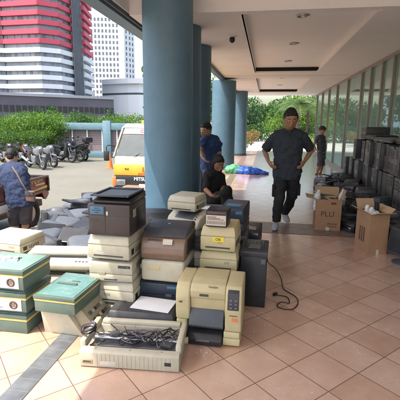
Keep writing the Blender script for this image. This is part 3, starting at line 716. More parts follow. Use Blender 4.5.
for s in (-1, 1):
    mb = MB(); mb.box(s * .66 - .12, s * .66 + .12, -.09, -.02, .38, .53, .02); mb.build('headlight', 'metal', t)
    mb = MB(); mb.box(s * .82 - .05, s * .82 + .05, -.1, -.03, .36, .6, .02); mb.build('indicator', 'orange', t)
mb = MB(); mb.box(-.2, .2, -.095, -.08, .33, .43); mb.build('number_plate', 'white', t)
for s in (-1, 1):
    mb = MB(); mb.tube([(s * .84, .1, 1.3), (s * 1.0, 0, 1.33), (s * 1.02, -.02, 1.2)], .012); mb.box(s * 1.02 - .07, s * 1.02 + .07, -.05, .0, .96, 1.2, .02); mb.build('side_mirror', 'black', t)
    for y in (.55, 3.2):
        mb = MB(); mb.torus((s * .74, y, .3), (1, 0, 0), .22, .085, 28, 10); wl = mb.build('wheel', 'tyre', t)
        mb = MB(); mb.cyl((s * .70, y, .3), (s * .79, y, .3), .18, n=24, bev=.01); mb.build('rim', 'rim', wl)
mb = MB(); mb.box(-.85, .85, 2.0, 4.2, .6, .68); 
for s in (-1, 1): mb.box(s * .85 - .02, s * .85 + .02, 2.0, 4.2, .68, 1.15)
mb.box(-.85, .85, 4.18, 4.22, .68, 1.15); mb.box(-.85, .85, 1.98, 2.02, .68, 1.4); mb.build('cargo_bed', 'truckyellow', t)
mb = MB()
for x in (-.3, 0, .3, .5): mb.box(x - .012, x + .012, .7, 1.6, 1.84, 1.9)
mb.box(-.35, .7, .66, .7, 1.84, 1.93, .01); mb.box(-.35, .7, 1.6, 1.64, 1.84, 1.93, .01); mb.build('roof_rack', 'truckyellow', t)

# ------------------------------------------------------------------ red pickup
t = thing('pickup_truck', 'dark red pickup with an open cargo bed, a man leaning over its side', 'pickup truck', (-3.95, 6.65, LOT), 0)
mb = MB()
prof = [(0, .88), (0, .56), (-.1, .48), (-.16, .50), (-.22, .62), (-.80, .62), (-.88, .46), (-2.3, .46), (-2.3, .88)]
mb.prism(prof, 0, -.035, 'x', .004)
mb.prism(prof, -1.25, -1.215, 'x', .004)
mb.box(-1.215, -.035, -.035, 0, .5, .88, .004); mb.box(-1.21, -.04, -2.3, -.04, .60, .63); mb.build('cargo_bed', 'truckred', t)
mb = MB(); mb.box(-.05, .02, -2.3, .01, .875, .915, .008); mb.box(-1.27, -1.2, -2.3, .01, .875, .915, .008); mb.box(-1.2, -.05, -.045, .01, .875, .915, .008)
mb.box(0.001, .02, -2.3, -.0, .66, .68, .004); mb.build('rail', 'brownblack', t)
mb = MB()
for y in (-.02, -.62, -1.22, -1.8): mb.box(.001, .03, y - .02, y + .02, .63, .875, .005)
mb.build('stake', 'brownblack', t)
mb = MB(); mb.box(.0005, .006, -.42, -.12, .77, .80); mb.box(.0005, .006, -1.1, -.66, .72, .75); mb.build('silver_decal', 'metal', t)
mb = MB(); mb.hexa([(.0005, -.5, .685), (.007, -.5, .685), (.007, -.05, .69), (.0005, -.05, .69)], [(.0005, -.5, .705), (.007, -.5, .705), (.007, -.05, .74), (.0005, -.05, .74)]); mb.build('yellow_decal', 'yellow', t)
mb = MB()
for k in range(9): mb.box(.0005, .006, -.98 + k * .09, -.95 + k * .09, .81 + .01 * (k % 3), .83 + .008 * (k % 4), rot=(R(20 * (-1) ** k), 0, 0))
mb.build('bed_pattern', 'metal', t)
for x in (-.12, -1.1):
    for y in (-.5, -3.2):
        mb = MB(); mb.torus((x, y, .29), (1, 0, 0), .21, .085, 28, 10); wl = mb.build('wheel', 'tyre', t)
        mb = MB(); mb.cyl((x - .04, y, .29), (x + .05, y, .29), .17, n=20, bev=.01); mb.cyl((x + .05, y, .29), (x + .07, y, .29), .05, n=12); mb.build('rim', 'rim', wl)
mb = MB(); mb.box(-1.1, -.15, -4.4, 0, .34, .46); mb.build('chassis', 'black', t)
mb = MB(); mb.hexa([(-1.25, -4.4, .35), (0, -4.4, .35), (0, -2.4, .35), (-1.25, -2.4, .35)], [(-1.15, -3.6, 1.6), (-.1, -3.6, 1.6), (-.1, -2.45, 1.6), (-1.15, -2.45, 1.6)], .06); mb.build('cab', 'truckred', t)
mb = MB(); mb.box(-.03, .04, -1.5, -1.2, .5, .62, .02); mb.build('tail_lamp', 'white', t)

# ------------------------------------------------------------------ motorbikes
GM = 'motorbikes parked in front of the hedge'
def moto(u, v, rz, bm_, label, style='sport', box=False):
    t = thing('motorbike', label, 'motorbike', gz(u, v, LOT), rz, GM)
    for x, nm in ((.64, 'front_wheel'), (-.62, 'rear_wheel')):
        mb = MB(); mb.torus((x, 0, .3), (0, 1, 0), .245, .052, 28, 8); w = mb.build(nm, 'tyre', t)
        mb = MB(); mb.torus((x, 0, .3), (0, 1, 0), .2, .014, 28, 6); mb.cyl((x, -.05, .3), (x, .05, .3), .03); mb.cyl((x, .035, .3), (x, .04, .3), .11)
        for k in range(5):
            a = k * 1.2566; mb.cyl((x, 0, .3), (x + .2 * math.cos(a), 0, .3 + .2 * math.sin(a)), .014, n=6)
        mb.build('rim', 'rim', w)
    mb = MB()
    for s in (-.07, .07): mb.cyl((.64, s, .3), (.42, s, .92), .022)
    mb.build('fork', 'metal', t)
    mb = MB(); mb.prism([(.40, .56), (.52, .56 + .02), (.66, .60), (.82, .56), (.84, .52), (.66, .565)], -.055, .055, 'y', .006); mb.build('front_mudguard', bm_, t)
    mb = MB(); mb.tube([(.36, -.36, .99), (.42, -.2, 1.0), (.42, 0, .95), (.42, .2, 1.0), (.36, .36, .99)], .014)
    hb = mb.build('handlebar', 'black', t)
    for s in (-1, 1):
        mb = MB(); mb.cyl((.42, s * .25, 1.0), (.43, s * .33, 1.16), .006); mb.ell((.42, s * .35, 1.19), (.02, .065, .045)); mb.build('mirror', 'black', hb)
    mb = MB()
    if style == 'sport':
        mb.prism([(.44, .62), (.56, .72), (.58, .86), (.46, .98), (.34, .94), (.22, .86), (.02, .84), (-.06, .70), (.1, .64), (.28, .6), (.38, .56)], -.10, .10, 'y', .03)
    else:
        mb.prism([(.44, .50), (.50, .72), (.47, .95), (.38, 1.0), (.32, .86), (.24, .42), (-.05, .36), (-.05, .28), (.3, .27), (.42, .36)], -.16, .16, 'y', .03)
        mb.prism([(-.05, .3), (.05, .62), (-.35, .72), (-.85, .76), (-.78, .6), (-.4, .45)], -.13, .13, 'y', .03)
    mb.build('fairing', bm_, t)
    mb = MB(); mb.ell((.53, 0, .86), (.07, .09, .075)); mb.build('headlight', 'metal', t)
    mb = MB()
    if style == 'sport': mb.prism([(.0, .80), (-.1, .76), (-.38, .76), (-.5, .84), (-.85, .92), (-.84, .86), (-.5, .74), (-.1, .68)], -.11, .11, 'y', .015)
    else: mb.prism([(.06, .66), (.04, .78), (-.2, .76), (-.45, .82), (-.82, .84), (-.8, .76), (-.3, .70)], -.14, .14, 'y', .02)
    mb.build('seat', 'black', t)
    if style == 'sport':
        mb = MB(); mb.prism([(-.45, .74), (-.86, .86), (-.98, .86), (-.8, .72)], -.1, .1, 'y', .02); mb.build('tail_cowl', bm_, t)
    mb = MB(); mb.box(-.16, .22, -.12, .12, .28, .55, .04); mb.cyl((.05, -.13, .4), (.05, .13, .4), .1); mb.build('engine', 'midgrey', t)
    mb = MB(); mb.tube([(.15, -.1, .35), (.0, -.14, .24), (-.3, -.15, .27), (-.75, -.16, .42)], .035, 8); mb.cyl((-.35, -.16, .3), (-.82, -.17, .46), .05, .06); mb.build('exhaust', 'metal', t)
    mb = MB(); mb.cyl((-.62, .08, .3), (-.1, .08, .38), .022); mb.cyl((-.62, -.08, .3), (-.1, -.08, .38), .022); mb.cyl((-.45, .09, .38), (-.4, .09, .72), .03); mb.tube([(.38, 0, .8), (.2, 0, .6), (-.1, 0, .62), (-.45, 0, .7)], .03); mb.build('frame', 'black', t)
    mb = MB(); mb.prism([(-.9, .56), (-.98, .42), (-1.0, .44), (-.93, .62)], -.07, .07, 'y'); mb.build('rear_mudguard', 'black', t)
    mb = MB(); mb.box(-1.0, -.97, -.05, .05, .78, .84, .01); mb.build('tail_light', 'bikered', t)
    mb = MB(); mb.cyl((-.08, .1, .3), (-.18, .26, .01), .012); mb.build('kickstand', 'black', t)
    if box:
        mb = MB(); mb.box(-1.1, -.72, -.22, .22, .95, 1.22, .06); mb.box(-1.0, -.7, -.05, .05, .86, .95); mb.build('top_box', 'black', t)
        mb = MB(); mb.box(-1.105, -1.0, -.15, .15, 1.0, 1.03); mb.build('reflector', 'bikered', t)
    t.scale = (.93, .93, .93)
    return t
moto(36, 168.5, R(-32), 'bikewhite', 'silver and white sport motorbike parked nearest the camera', 'sport')
moto(46, 166.5, R(-28), 'bikewhite', 'white faired motorbike tucked just behind the silver one', 'sport')
moto(23, 164, R(-35), 'bikered', 'red and grey motorbike behind the head of the man at the pickup', 'sport')
moto(7, 163, R(-35), 'bikeblack', 'dark motorbike at the left edge of the picture', 'sport')
moto(15, 160, R(-30), 'bikewhite', 'pale motorbike partly hidden at the far left of the row', 'scooter')
moto(63, 162, R(-20), 'bikeblack', 'black scooter with its nose toward the silver motorbike', 'scooter')
moto(71, 161, R(165), 'bikeblack', 'low black motorbike near the fence, seen from its rear', 'sport')
moto(78, 160, R(150), 'bikeblack', 'black scooter carrying a top box, rightmost of the row', 'scooter', True)

# ------------------------------------------------------------------ devices
def body_common(t, w, d, h, m, z0=0):
    for sx in (-1, 1):
        for sy in (-1, 1):
            pass
def printer(label, loc, rz, w, d, h, m='cream', style='laser', m2='charcoal', cat='printer', group=None, name='printer', rot=None, text_=None):
    """origin: bottom centre; front faces -y"""
    t = thing(name, label, cat, loc, rz, group, rot)
    W = w / 2; y0, y1 = -d / 2, d / 2; f = .006
    mb = MB()
    for sx in (-W + .03, W - .03):
        for sy in (y0 + .03, y1 - .03): mb.cyl((sx, sy, 0), (sx, sy, .012), .012, n=8)
    mb.build('foot', 'black', t)
    if style == 'laser':          # boxy, lower cassette, slanted output bay on top
        mb = MB(); mb.box(-W, W, y0, y1, .008, h * .36, .008); b = mb.build('cassette', m, t)
        mb = MB(); mb.box(-W * .3, W * .3, y0 - .004, y0 + .006, h * .12, h * .17, .002); mb.build('grip', m2, b)
        mb = MB(); mb.prism([(y0 + .004, h * .375), (y0 + .004, h * .86), (y0 + .03, h * .92), (y0 + d * .25, h * .93), (y1 - .1 * d, h), (y1, h * .97), (y1, h * .375)], -W, W, 'x', .007); mb.build('body', m, t)
        mb = MB(); mb.box(-W * .66, W * .66, y0 + .06, y1 - d * .3, h * .925, h * .955, .003); mb.build('output_bay', m2, t)
        mb = MB(); mb.box(W * .35, W * .9, y0 - .001, y0 + .01, h * .68, h * .8, .003); cp = mb.build('control_panel', m2, t)
        mb = MB(); mb.cyl((W * .8, y0 - .004, h * .74), (W * .8, y0 + .01, h * .74), .006, n=10); mb.build('button', 'green', cp)
        mb = MB()
        for k in range(7): mb.box(W - .001, W + .0015, y0 + d * .3 + k * .02, y0 + d * .3 + k * .02 + .008, h * .5, h * .75)
        mb.build('vents', 'charcoal', t)
    elif style == 'box':          # plain cover, seam, side recess
        mb = MB(); mb.box(-W, W, y0, y1, .008, h * .62, .012); mb.build('body', m, t)
        mb = MB(); mb.box(-W + f, W - f, y0 + f, y1 - f, h * .6, h * .66); mb.build('seam', 'cream_dark' if m.startswith('cream') else 'black', t)
        mb = MB(); mb.hexa([(-W, y0, h * .645), (W, y0, h * .645), (W, y1, h * .645), (-W, y1, h * .645)], [(-W + .015, y0 + .03, h), (W - .015, y0 + .03, h), (W - .015, y1 - .01, h), (-W + .015, y1 - .01, h)], .009); mb.build('lid', m, t)
        mb = MB(); mb.box(-W * .7, W * .7, y0 - .002, y0 + .02, h * .16, h * .22); mb.build('paper_slot', m2, t)
        mb = MB()
        for k in range(6): mb.box(W - .001, W + .0015, y0 + d * .35 + k * .022, y0 + d * .35 + k * .022 + .008, h * .2, h * .42)
        mb.build('vents', 'charcoal', t)
        mb = MB(); mb.box(W - .002, W + .002, y0 + d * .12, y0 + d * .26, h * .2, h * .45, .001); mb.build('socket', 'black', t)
    elif style == 'inkjet':       # rounded hood over dark mouth and tray
        mb = MB(); mb.box(-W, W, y0 + d * .1, y1, .008, h * .38, .01); mb.build('base', m, t)
        mb = MB(); mb.box(-W * .72, W * .72, y0 - d * .08, y0 + d * .3, h * .1, h * .16, .003); mb.build('paper_tray', m2, t)
        mb = MB(); mb.box(-W * .8, W * .8, y0 + d * .094, y0 + d * .16, h * .18, h * .38); mb.build('mouth', 'black', t)
        mb = MB(); mb.prism([(y0 + d * .04, h * .39), (y0 + d * .03, h * .55), (y0 + d * .12, h * .78), (y0 + d * .3, h * .93), (y0 + d * .6, h), (y1 - .01, h * .93), (y1, h * .39)], -W, W, 'x', .014, 3); mb.build('hood', m, t, ang=50)
        mb = MB(); mb.prism([(y0 + d * .1, h * .76), (y0 + d * .3, h * .94), (y0 + d * .6, h * 1.012), (y0 + d * .6, h * .97), (y0 + d * .2, h * .7)], -W * .55, W * .62, 'x', .004); mb.build('lid', m2, t)
        mb = MB()
        for k in range(3): mb.cyl((W * .72, y0 + d * (.12 + .07 * k), h * (.79 + .07 * k)), (W * .72, y0 + d * (.12 + .07 * k) - .003, h * (.79 + .07 * k) + .006), .008, n=10)
        mb.build('buttons', 'grey', t)
    elif style == 'dot':          # wide low impact printer
        mb = MB(); mb.prism([(y0, .01), (y0, h * .42), (y0 + .03, h * .5), (y0 + d * .3, h * .62), (y0 + d * .36, h * .8), (y1 - .04, h * .95), (y1, h * .85), (y1, .01)], -W, W, 'x', .008); mb.build('body', m, t)
        mb = MB(); mb.prism([(y0 + d * .37, h * .82), (y0 + d * .4, h), (y0 + d * .75, h * 1.08), (y1 - .06, h * .97)], -W * .86, W * .82, 'x', .005); mb.build('lid', m, t)
        mb = MB(); mb.box(-W * .82, W * .78, y0 + d * .3, y0 + d * .365, h * .6, h * .8); mb.build('paper_slot', 'charcoal', t)
        mb = MB(); mb.cyl((W - .002, y0 + d * .55, h * .62), (W + .028, y0 + d * .55, h * .62), .026, n=20, bev=.003); mb.build('platen_knob', m2, t)
        mb = MB()
        for k in range(4): mb.box(W * (.5 + .1 * k), W * (.56 + .1 * k), y0 + .04, y0 + .06, h * .52, h * .56, .002)
        mb.build('buttons', 'grey', t)
    rq = random.Random(label)
    if style in ('laser', 'box'):
        mb = MB(); xx = rq.uniform(-W * .7, W * .5); zz = h * rq.uniform(.3, .34) if style == 'laser' else h * rq.uniform(.34, .42)
        mb.box(xx, xx + w * .14, y0 - .0015, y0 + .003, zz, zz + h * .12); mb.build('badge', rq.choice(('grey', 'paperbeige', 'cream_dark')), t)
        mb = MB(); z_ = h * rq.uniform(.42, .5)
        mb.box(W + .0005, W + .0018, y0 + d * .08, y1 - d * .1, z_, z_ + .003); mb.box(W + .0005, W + .0018, y0 + d * .3, y0 + d * .3 + .003, h * .08, z_ - .001); mb.build('side_seam', 'cream_dark' if m.startswith('cream') else 'black', t)
        mb = MB(); xs_ = rq.uniform(-W * .5, W * .2); ys_ = rq.uniform(y0 + d * .3, y1 - d * .35)
        if rq.random() < .5: mb.box(xs_, xs_ + w * .2, ys_, ys_ + d * .12, h * (1. if style == 'box' else .957) - .001, h * (1. if style == 'box' else .957) + .0012); mb.build('asset_sticker', rq.choice(('white', 'paperbeige')), t)
        else: mb.bm.free()
    return t
def crt(label, loc, rot, s=1., m='grey', group=None):
    t = thing('monitor', label, 'monitor', loc, 0, group, rot)
    mb = MB(); mb.box(-.2 * s, .2 * s, -.2 * s, -.13 * s, .0, .33 * s, .012); mb.build('bezel', 'charcoal', t)
    mb = MB(); mb.box(-.165 * s, .165 * s, -.203 * s, -.19 * s, .045 * s, .3 * s, .004); mb.build('screen', 'windshield', t)
    mb = MB(); mb.loft([(0, -.135 * s, .168 * s), (0, -.09 * s, .17 * s), (0, .0, .165 * s), (0, .1 * s, .15 * s), (0, .17 * s, .14 * s), (0, .2 * s, .14 * s)],
        [(.19 * s, .158 * s), (.188 * s, .155 * s), (.165 * s, .14 * s), (.125 * s, .11 * s), (.09 * s, .085 * s), (.06 * s, .06 * s)], n=28)
    # squash the round shell towards a soft box
    for v in mb.bm.verts:
        for ax, k in ((0, .19), (2, .155)):
            o_ = .168 * s if ax == 2 else 0; q = (v.co[ax] - o_) / (k * s); v.co[ax] = o_ + k * s * math.copysign(min(1, abs(q) ** .5 * 1.0), q)
    b = mb.build('back_shell', m, t, ang=60)
    return t

# green instrument boxes at the left
def instrument(label, loc, rz=0, n=0, base=False, sticker=True, full=True):
    t = thing('instrument_case' if not base else 'desk_instrument', label, 'instrument', loc, rz, 'green lidded instruments')
    z = 0
    w, d = .42, .34
    if base:
        mb = MB(); mb.hexa([(-.145, -.10, 0), (.165, -.10, 0), (.165, .2, 0), (-.145, .2, 0)], [(-.15, -.13, .2), (.05, -.13, .2), (.05, .2, .2), (-.15, .2, .2)], .004); mb.build('base', 'cream', t)
        # slanted keypad side panel
        mb = MB(); mb.hexa([(.165, -.08, .012), (.30, -.08, .012), (.30, .19, .012), (.165, .19, .012)], [(.06, -.08, .19), (.11, -.08, .235), (.11, .19, .235), (.06, .19, .19)], .004); k = mb.build('keypad_housing', 'cream_dark', t)
        sl = math.atan2(.223, -.19)
        for i in range(3):
            for j in range(5):
                s = .22 + i * .2; x = .30 - .19 * s; zz = .012 + .223 * s
                mb = MB(); mb.box(-.013, .013, -.012, .012, 0, .008, .002); mb.build('key', ('cream', 'black', 'grey')[(i + j) % 3], k, (x + .003, -.03 + j * .042, zz), (0, R(50), 0))
        z = .2; w, d = .31, .42
        yy = .03
    else: yy = 0
    h = .13 if base else .15
    x0, x1, y0, y1 = -w / 2, w / 2, -d / 2 + yy, d / 2 + yy
    mb = MB(); mb.box(x0, x1, y0, y1, z, z + h * .62, .006); mb.build('case', 'green', t)
    mb = MB(); mb.box(x0 - .002, x1 + .002, y0 - .002, y1 + .002, z + h * .62, z + h * .74, .003); mb.build('yellow_band', 'yellow', t)
    mb = MB(); mb.box(x0 - .006, x1 + .006, y0 - .006, y1 + .006, z + h * .74, z + h * .96, .006); l = mb.build('lid', 'green', t)
    mb = MB(); mb.box(x0 + .012, x1 - .012, y0 + .012, y1 - .012, z + h * .955, z + h * .985, .003); mb.build('top_plate', 'turq' if base else 'palegreen', l)
    mb = MB(); mb.box(-.10, .06, -.012 + yy, .012 + yy, z + h * .97, z + h * 1.06, .004); mb.build('handle', 'green' if base else 'paper', l, rot=(0, 0, 0))
    mb = MB(); mb.box(-.01, .05, .05 + yy, .066 + yy, z + h * .98, z + h * 1.02, .002); mb.build('latch', 'green', l)
    if sticker:
        mb = MB(); mb.box(-.1, .175, y0 - .0035, y0 - .001, z + .012, z + h * .66); s_ = mb.build('sticker', 'paper', t)
        mb = MB(); mb.torus((.115, y0 - .005, z + .055), (0, 1, 0), .026, .006, 24, 5)
        for k in range(3): mb.box(.1 + k * .011, .105 + k * .011, y0 - .006, y0 - .003, z + .04, z + .07)
        mb.build('seal_emblem', 'ink', s_)
        mb = MB(); mb.torus((-.035, y0 - .005, z + .055), (0, 1, 0), .016, .004, 20, 5); mb.box(-.085, -.05, y0 - .005, y0 - .003, z + .03, z + .034); mb.box(-.02, .03, y0 - .005, y0 - .003, z + .03, z + .034); mb.box(-.085, -.06, y0 - .005, y0 - .003, z + .07, z + .074)
        mb.build('printed_marks', 'ink', s_)
    return t
instrument('bottom green case of the stack at the left edge, its pale lid showing', (-1.845, 2.52, 0), 0, sticker=False)
instrument('middle green case with white emblem sticker in the left edge stack', (-1.83, 2.50, .175), R(1))
instrument('top green case of the left edge stack, paper scraps on its lid', (-1.82, 2.49, .35), R(-1))
instrument('green lidded instrument on a cream base with slanted keypad', (-1.385, 2.50, 0), R(-3), base=True, sticker=False)

# cream dot-matrix printers behind the cases
GP = 'cream printers piled behind the green cases'
printer('long cream printer on top of the pile behind the green instrument', (-1.72, 3.05, .27), R(8), .6, .34, .13, 'cream', 'dot', group=GP)
printer('long cream printer in the middle of the pile behind the green instrument', (-1.7, 3.0, .135), R(4), .58, .34, .13, 'cream', 'dot', group=GP)
printer('cream printer at the bottom of the pile behind the green instrument', (-1.68, 3.04, 0), R(9), .6, .36, .13, 'cream', 'box', group=GP)
printer('cream printer standing on another right behind the top green case', (-2.28, 3.2, .34), R(-8), .42, .34, .14, 'cream', 'box', group=GP)
printer('squarish cream printer under the one behind the top green case', (-2.3, 3.22, .17), R(-4), .44, .36, .16, 'cream', 'laser', group=GP)
printer('lowest cream printer of the pile behind the green cases', (-2.28, 3.24, 0), R(0), .46, .36, .165, 'cream', 'laser', group=GP)
printer('cream printer tilted between two dark monitors and the cream tower', (-1.42, 3.5, .15), R(20), .44, .34, .14, 'cream', 'box', group=GP)
printer('low cream printer under the tilted one near the cream tower', (-1.42, 3.5, 0), R(12), .46, .36, .145, 'cream', 'dot', group=GP)
t = thing('paper_scraps', 'crumpled paper scraps on the top green case', 'paper', (-1.85, 2.5, .513))
mb = MB()
for k in range(3): mb.box(-.11 + k * .07, -.05 + k * .07, -.04 + .02 * k, .03, .0, .003, rot=(.06, .05, k))
mb.build('scrap', 'paper', t)

# CRT heap
GC = 'grey monitors heaped at the terrace edge'
spots = [(-2.66, 4.46, 0, 'nearest'), (-2.5, 4.12, 10, ''), (-2.15, 4.15, -15, ''), (-2.88, 5.0, 5, ''), (-2.54, 4.68, -12, ''), (-2.18, 4.62, 20, ''), (-3.0, 5.3, -8, ''), (-2.58, 5.2, 15, ''), (-2.16, 5.15, -5, ''), (-2.98, 5.82, 10, ''), (-2.56, 5.75, -10, ''), (-2.14, 5.7, 5, ''), (-2.95, 6.35, 0, ''), (-2.5, 6.3, 20, '')]
ordi = ['first', 'second', 'third', 'fourth', 'fifth', 'sixth', 'seventh', 'eighth', 'ninth', 'tenth', 'eleventh', 'twelfth', 'thirteenth', 'fourteenth', 'fifteenth', 'sixteenth', 'seventeenth', 'eighteenth', 'nineteenth', 'twentieth', 'twenty first', 'twenty second', 'twenty third']
rows = ['parking side', 'middle', 'inner side']
proto = None
for i, (x, y, a, _) in enumerate(spots):
    lab = 'grey monitor, %s from the camera in the %s row of the heap' % (ordi[i // 3], rows[i % 3])
    rt = (R(random.uniform(-4, 26)), R(random.uniform(-10, 10)), R(random.choice((25, 160, 200, -60, 215, 140)) + a))
    if proto is None: o = proto = crt(lab, (x, y, .0), rt, .92, 'grey', GC); o.scale = (1.05, 1.1, .84)
    else: o = dup(proto, (x, y, .0), 0, lab, GC, rot=rt)
for i, (x, y, a) in enumerate([(-2.42, 3.72, 150), (-1.95, 3.9, 200), (-2.72, 3.68, 170)]):
    dup(proto, (x, y, .0), 0, ['grey monitor just behind the pale cream printers', 'grey monitor turned aslant beside the cream printers', 'grey monitor at the near left corner of the heap'][i], GC, rot=(R(4), 0, R(a)))

def lcd_panel(label, loc, rot):
    t = thing('flat_screen', label, 'flat screen', loc, 0, 'dark flat screens thrown on the monitor heap', rot)
    mb = MB(); mb.box(-.16, .16, -.12, .12, 0, .03, .01); mb.build('housing', 'black', t)
    mb = MB(); mb.box(-.145, .145, -.105, .105, .03, .032); mb.build('panel', 'black', t)
    return t
lp_ = None
for i, (x, y, z, rx, ry, rz_) in enumerate([(-2.5, 4.2, .2, 30, 10, 30), (-2.1, 4.35, .25, 18, 8, -20), (-2.3, 5.0, .28, 14, -8, -40), (-2.9, 5.6, .25, 6, 14, 70), (-2.52, 6.2, .25, 8, 0, -30), (-2.1, 4.0, .22, 30, 5, 10)]):
    lab = 'dark flat screen lying askew on the monitor heap, %s from the camera' % ordi[i]; rt = (R(rx), R(ry), R(rz_))
    lp_0 = lcd_panel(lab, (x, y, z), rt) if lp_ is None else dup(lp_, (x, y, z), 0, lab, None, rot=rt); lp_ = lp_ or lp_0
# cream tower with the big brown-black laser printer
GT = 'cream printers stacked under the brown black printer'
zc = 0
for i, (h, w, dx, a, lab, st) in enumerate([(.12, .33, .03, 3, 'lowest cream printer of the tall stack, half hidden', 'laser'), (.175, .35, .015, -2, 'second cream printer from the bottom of the tall stack', 'box'),
        (.175, .345, .0, 1, 'third cream printer from the bottom of the tall stack', 'laser'), (.19, .34, .0, -3, 'top cream printer of the tall stack, right under the brown black one', 'box')]):
    printer(lab, (-1.13 + dx, 2.86, zc), R(a), w, .36, h, 'cream', st, group=GT); zc += h + .002
t = thing('laser_printer', 'big brown black laser printer on top of the tall cream stack', 'printer', (-1.12, 2.87, zc), R(-1))
w, d, h = .165, .19, .25
mb = MB(); mb.box(-w, w, -d, d, .004, h * .97, .012); mb.build('body', 'brownblack', t)
mb = MB(); mb.box(-w + .004, w - .004, -d - .003, -d + .01, .02, h * .62, .004); mb.box(-w * .2, -w * .17, -d - .005, -d, .03, h * .9); fp = mb.build('front_panel', 'brownblack', t)
mb = MB(); mb.box(-w * .9, -w * .22, -d - .004, -d + .01, h * .66, h * .9, .003); cp = mb.build('control_panel', 'bluelabel', t)
for k in range(3): text('panel_marks', ('MENU', 'GO  CANCEL', 'READY')[k], .011, 'grey', cp, (-w * .56, -d - .0055, h * (.72 + .065 * k)))
mb = MB(); mb.box(-w * .12, -w * .02, -d - .006, -d + .01, h * .64, h * .76, .003); mb.build('badge', 'cream', t)
text('letters', 'LaserJet', .016, 'grey', t, (-w * .68, -d - .0055, h * .5))
mb = MB(); mb.prism([(-d * .9, h * .97), (-d * .95, h * 1.08), (-d * .5, h * 1.14), (d * .9, h * 1.2), (d, h * .97)], -w * .8, w * 1.02, 'x', .01); mb.build('top_housing', 'black', t)
mb = MB()
for a_ in ((-w * .86, -w * .72, -d, d * .9), (w * .82, w * .96, -d, d * .9), (-w * .72, w * .82, -d, -d * .82), (-w * .72, w * .82, d * .74, d * .9)): mb.box(a_[0], a_[1], a_[2], a_[3], h * 1.2, h * 1.255, .004)
mb.box(-w * .72, w * .82, -d * .82, d * .74, h * 1.19, h * 1.21); mb.build('output_tray', 'charcoal', t)
mb = MB(); mb.box(w + .0005, w + .003, -d * .3, d * .8, h * .15, h * .75, .001); mb.build('side_door', 'black', t)
mb = MB(); mb.box(w + .003, w + .005, -d * .7, -d * .35, h * .55, h * .8, .001); mb.build('side_label', 'cream_dark', t)

# open wide printer full of cables, front and centre
t = thing('open_dot_matrix_printer', 'wide cream dot matrix printer with its top open and cables inside', 'printer', (-.79, 2.25, 0), R(4))
mb = MB()
mb.prism([(-.17, .008), (-.17, .105), (-.155, .112), (-.115, .118), (-.115, .045), (.15, .04), (.15, .118), (.19, .125), (.19, .008)], -.315, .315, 'x', .005)
mb.build('body', 'cream', t)
mb = MB(); mb.box(-.330, -.29, -.12, .2, .09, .155, .012); mb.build('left_housing', 'cream', t)
mb = MB(); mb.box(.285, .322, -.12, .2, .09, .155, .012); mb.build('right_housing', 'cream', t)
mb = MB(); mb.box(-.275, .275, .155, .2, .118, .15, .008); mb.build('rear_bar', 'cream', t)
mb = MB(); mb.box(-.295, .30, -.114, .149, .046, .06); mb.build('tray', 'midgrey', t)
mb = MB(); mb.cyl((-.29, .02, .098), (.285, .02, .098), .016, n=16); mb.cyl((-.29, .085, .09), (.285, .085, .09), .008, n=12); mb.cyl((-.29, -.05, .08), (.285, -.05, .08), .006, n=12); mb.build('rail', 'metal', t)
mb = MB(); mb.box(-.285, .28, -.09, -.03, .06, .085, .004); mb.build('platen_cover', 'grey', t)
mb = MB(); mb.cyl((.30, .04, .10), (.345, .04, .10), .022, n=20, bev=.003); mb.build('platen_knob', 'cream_dark', t)
mb = MB(); mb.box(.225, .265, -.1725, -.168, .045, .068, .001); mb.build('power_switch', 'black', t)
mb = MB(); mb.box(-.30, -.23, -.1725, -.168, .03, .058, .001); bd = mb.build('badge', 'cream_dark', t)
text('badge_letters', 'EPSON', .016, 'ink', bd, (-.265, -.174, .044), bold=.0005)
mb = MB(); mb.box(-.18, -.08, -.1715, -.168, .018, .05, .001); mb.build('label', 'paperbeige', t)
mb = MB()
for k in range(18): mb.box(-.20 + k * .027, -.199 + k * .027, -.1712, -.168, .012, .1)
for x in (-.22, .0, .2): mb.cyl((x, -.135, .11), (x, -.135, .1185), .005, n=8)
mb.build('ridges', 'cream_dark', t)
GW = 'cables tangled inside the open printer'
rr = random.Random(3)
for i in range(22):
    x0 = rr.uniform(-.27, .0); x1 = x0 + rr.uniform(.15, .35)
    pts = []
    x0 = rr.uniform(-.27, .12); x1 = min(.27, x0 + rr.uniform(.2, .5))
    for k in range(6):
        s = k / 5; pts.append((min(.27, x0 + (x1 - x0) * s), .04 + rr.uniform(-.11, .10), .085 + rr.uniform(0, .055)))
    w_ = MB().tube([Vector(p) for p in pts], rr.choice((.0035, .005, .0025)), 6).build('cable', rr.choice(('cable', 'cablegrey', 'cablepurple', 'cable')), None, (-.79, 2.25, 0), (0, 0, R(4)))
    lab = ['black', 'grey', 'purplish']['cable cablegrey cablepurple'.split().index(w_.data.materials[0].name)] + ' cable tangled with others inside the open dot matrix printer'
    tag(w_, lab, 'cable', GW)
for i in range(2):
    pts = [(-.30 + .045 * math.cos(a * 1.3) * (1 if i else .8), -.03 + .06 * math.sin(a * 1.3), .165 + a * .004) for a in range(12)]
    w_ = MB().tube([Vector(p) for p in pts], .005, 6).build('cable', 'cable' if i else 'cablepurple', None, (-.79, 2.25, 0), (0, 0, R(4)))
    tag(w_, 'coiled black cable hanging over the left end of the open printer' if i else 'coiled purplish cable at the left end of the open printer', 'cable', GW)
t = thing('data_plug', 'pale blue computer plug lying in the open printer', 'plug', (-.93, 2.26, .125), R(30))
mb = MB(); mb.box(-.03, .03, -.018, .018, 0, .02, .004); mb.build('shell', 'midgrey', t)
mb = MB(); mb.box(.03, .045, -.014, .014, .004, .016, .001); mb.build('connector', 'metal', t)
t = thing('adapter', 'small black adapter resting on the right of the open printer', 'adapter', (-.57, 2.22, .10), R(-15))
